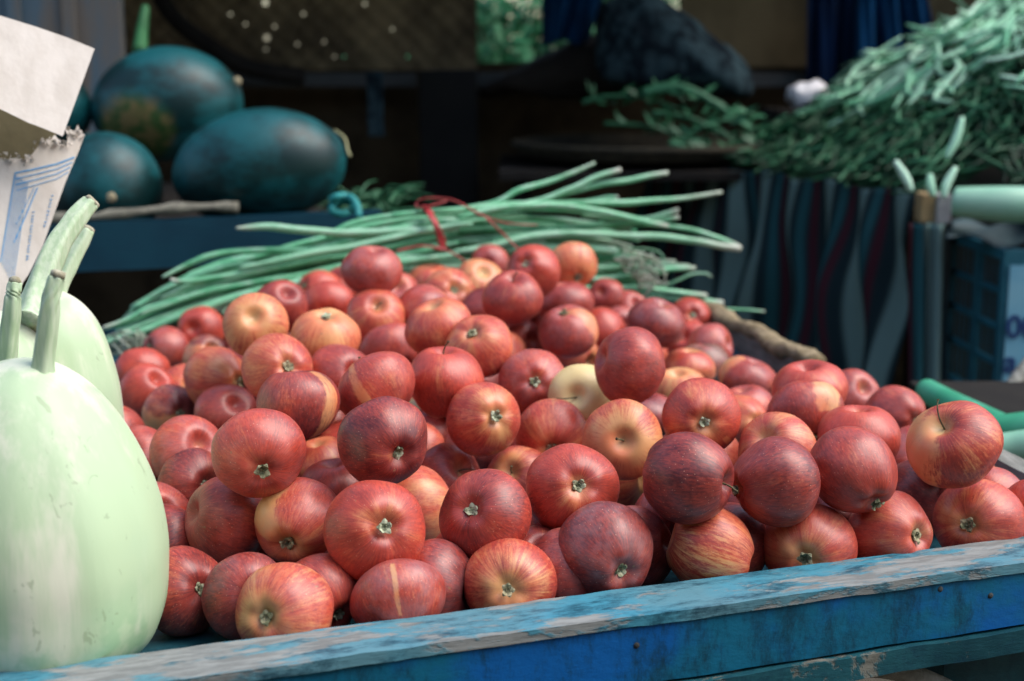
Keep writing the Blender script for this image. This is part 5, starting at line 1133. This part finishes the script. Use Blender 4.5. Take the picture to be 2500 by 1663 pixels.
def make_apple(x, y, z, r, zdir, skin, vi, squash, label, group, stem, calyx=True):
    P = Vector((x, y, z)); toc = (CP-P).normalized(); Zd = zdir.normalized()
    Xd = toc-Zd*toc.dot(Zd)
    if Xd.length < .35: Xd = Vector((0, 0, 1))-Zd*Zd.z if Zd.z < .9 else Vector((1, 0, 0))
    Xd.normalize(); Yd = Zd.cross(Xd)
    a = bpy.data.objects.new('apple', BODY[vi]); COL.objects.link(a)
    Mx = Matrix((Xd, Yd, Zd)).transposed().to_4x4(); a.rotation_mode = 'QUATERNION'; a.rotation_quaternion = Mx.to_quaternion()
    a.location = P; a.scale = (r, r, r*squash)
    for k, v_ in zip(KEYS, SK[skin]): a[k] = float(v_)
    a['label'] = label; a['category'] = 'apple'; a['group'] = group
    if calyx:
        c = bpy.data.objects.new('calyx', CAL[vi]); COL.objects.link(c); c.parent = a; c.scale = (ra_.uniform(1.05, 1.4), ra_.uniform(1.05, 1.4), ra_.uniform(.95, 1.2)); c.rotation_euler = (0, 0, ra_.uniform(0, 6))
    if stem:
        s = bpy.data.objects.new('stem', STEM[-1] if stem > 1 else STEM[vi]); COL.objects.link(s); s.parent = a
        if stem > 1: s.rotation_euler = (0, 0, stem-2)
    return a
def view_frame(P):
    toc = (CP-P).normalized(); rt_ = Vector((0, 0, 1)).cross(toc); rt_.normalize(); up_ = toc.cross(rt_); return toc, rt_, up_
for i, (x, y, z, r, kind, fx, fy, asp, skin, label) in enumerate(APPLES):
    P = Vector((x, y, z)); toc, rt_, up_ = view_frame(P)
    if kind in 'cs':
        q = math.hypot(fx, fy); m_ = min(q, .97); fx, fy = (fx*m_/q, fy*m_/q) if q > 1e-6 else (0, 0)
        # the ends sit in hollows at about .8 of the radius
        k_ = min(1.0, 1.18 if q < .8 else 1.0); fx *= k_; fy *= k_
        dv = rt_*fx-up_*fy+toc*math.sqrt(max(.0, 1-fx*fx-fy*fy))
        zdir = -dv if kind == 'c' else dv
        if q > 1.0: zdir = (-1 if kind == 'c' else 1)*(rt_*fx-up_*fy-toc*.08)
    else:
        if asp < .87: dv = rt_*ra_.uniform(-.35, .35)+up_*-.95+toc*ra_.uniform(-.45, -.1)
        elif asp > 1.04: dv = rt_*ra_.choice((-1, 1))+up_*ra_.uniform(-.3, .3)+toc*-.35
        else: dv = rt_*ra_.uniform(-.5, .5)+up_*ra_.uniform(-.8, .1)+toc*-.75
        zdir = -dv
    if skin == 'scar': zdir = up_*.93-rt_*.28-toc*.30
    if skin == 'v': zdir = up_*.98-rt_*.05+toc*.05
    if skin == 'v2': zdir = (up_*.75-rt_*.55+toc*-.25)
    if skin == 'stripe': zdir = rt_*-.93+up_*.30+toc*.10
    if skin == 'd3': zdir = rt_*.9+up_*.25-toc*.3
    vi = ra_.randrange(len(VARS)); Zn = zdir.normalized(); zx, zy = Zn.dot(rt_), Zn.dot(up_); asp2 = max(.72, min(1.12, asp))**2
    den = asp2*zx*zx-zy*zy; q_ = (1-asp2)/den if abs(den) > .12 else -.15
    sq = max(.84, min(1.06, math.sqrt(max(.5, 1+q_))))
    ex = math.sqrt(1+(sq*sq-1)*zx*zx)*.6+math.sqrt(1+(sq*sq-1)*zy*zy)*.4; r /= ex
    make_apple(x, y, z, r*1.065, zdir, skin, vi, sq/.94, label, 'apples heaped in the blue tray', 2 if 'long thin stem' in label else 2.9 if 'curved thin stem' in label else 2.2 if 'upright pale stem' in label else 1 if kind == 's' or kind == 'c' else 0)
for i, (x, y, z, r) in enumerate(UNDER):
    d = Vector((ra_.uniform(-1, 1), ra_.uniform(-1, 1), ra_.uniform(-1, 1)))
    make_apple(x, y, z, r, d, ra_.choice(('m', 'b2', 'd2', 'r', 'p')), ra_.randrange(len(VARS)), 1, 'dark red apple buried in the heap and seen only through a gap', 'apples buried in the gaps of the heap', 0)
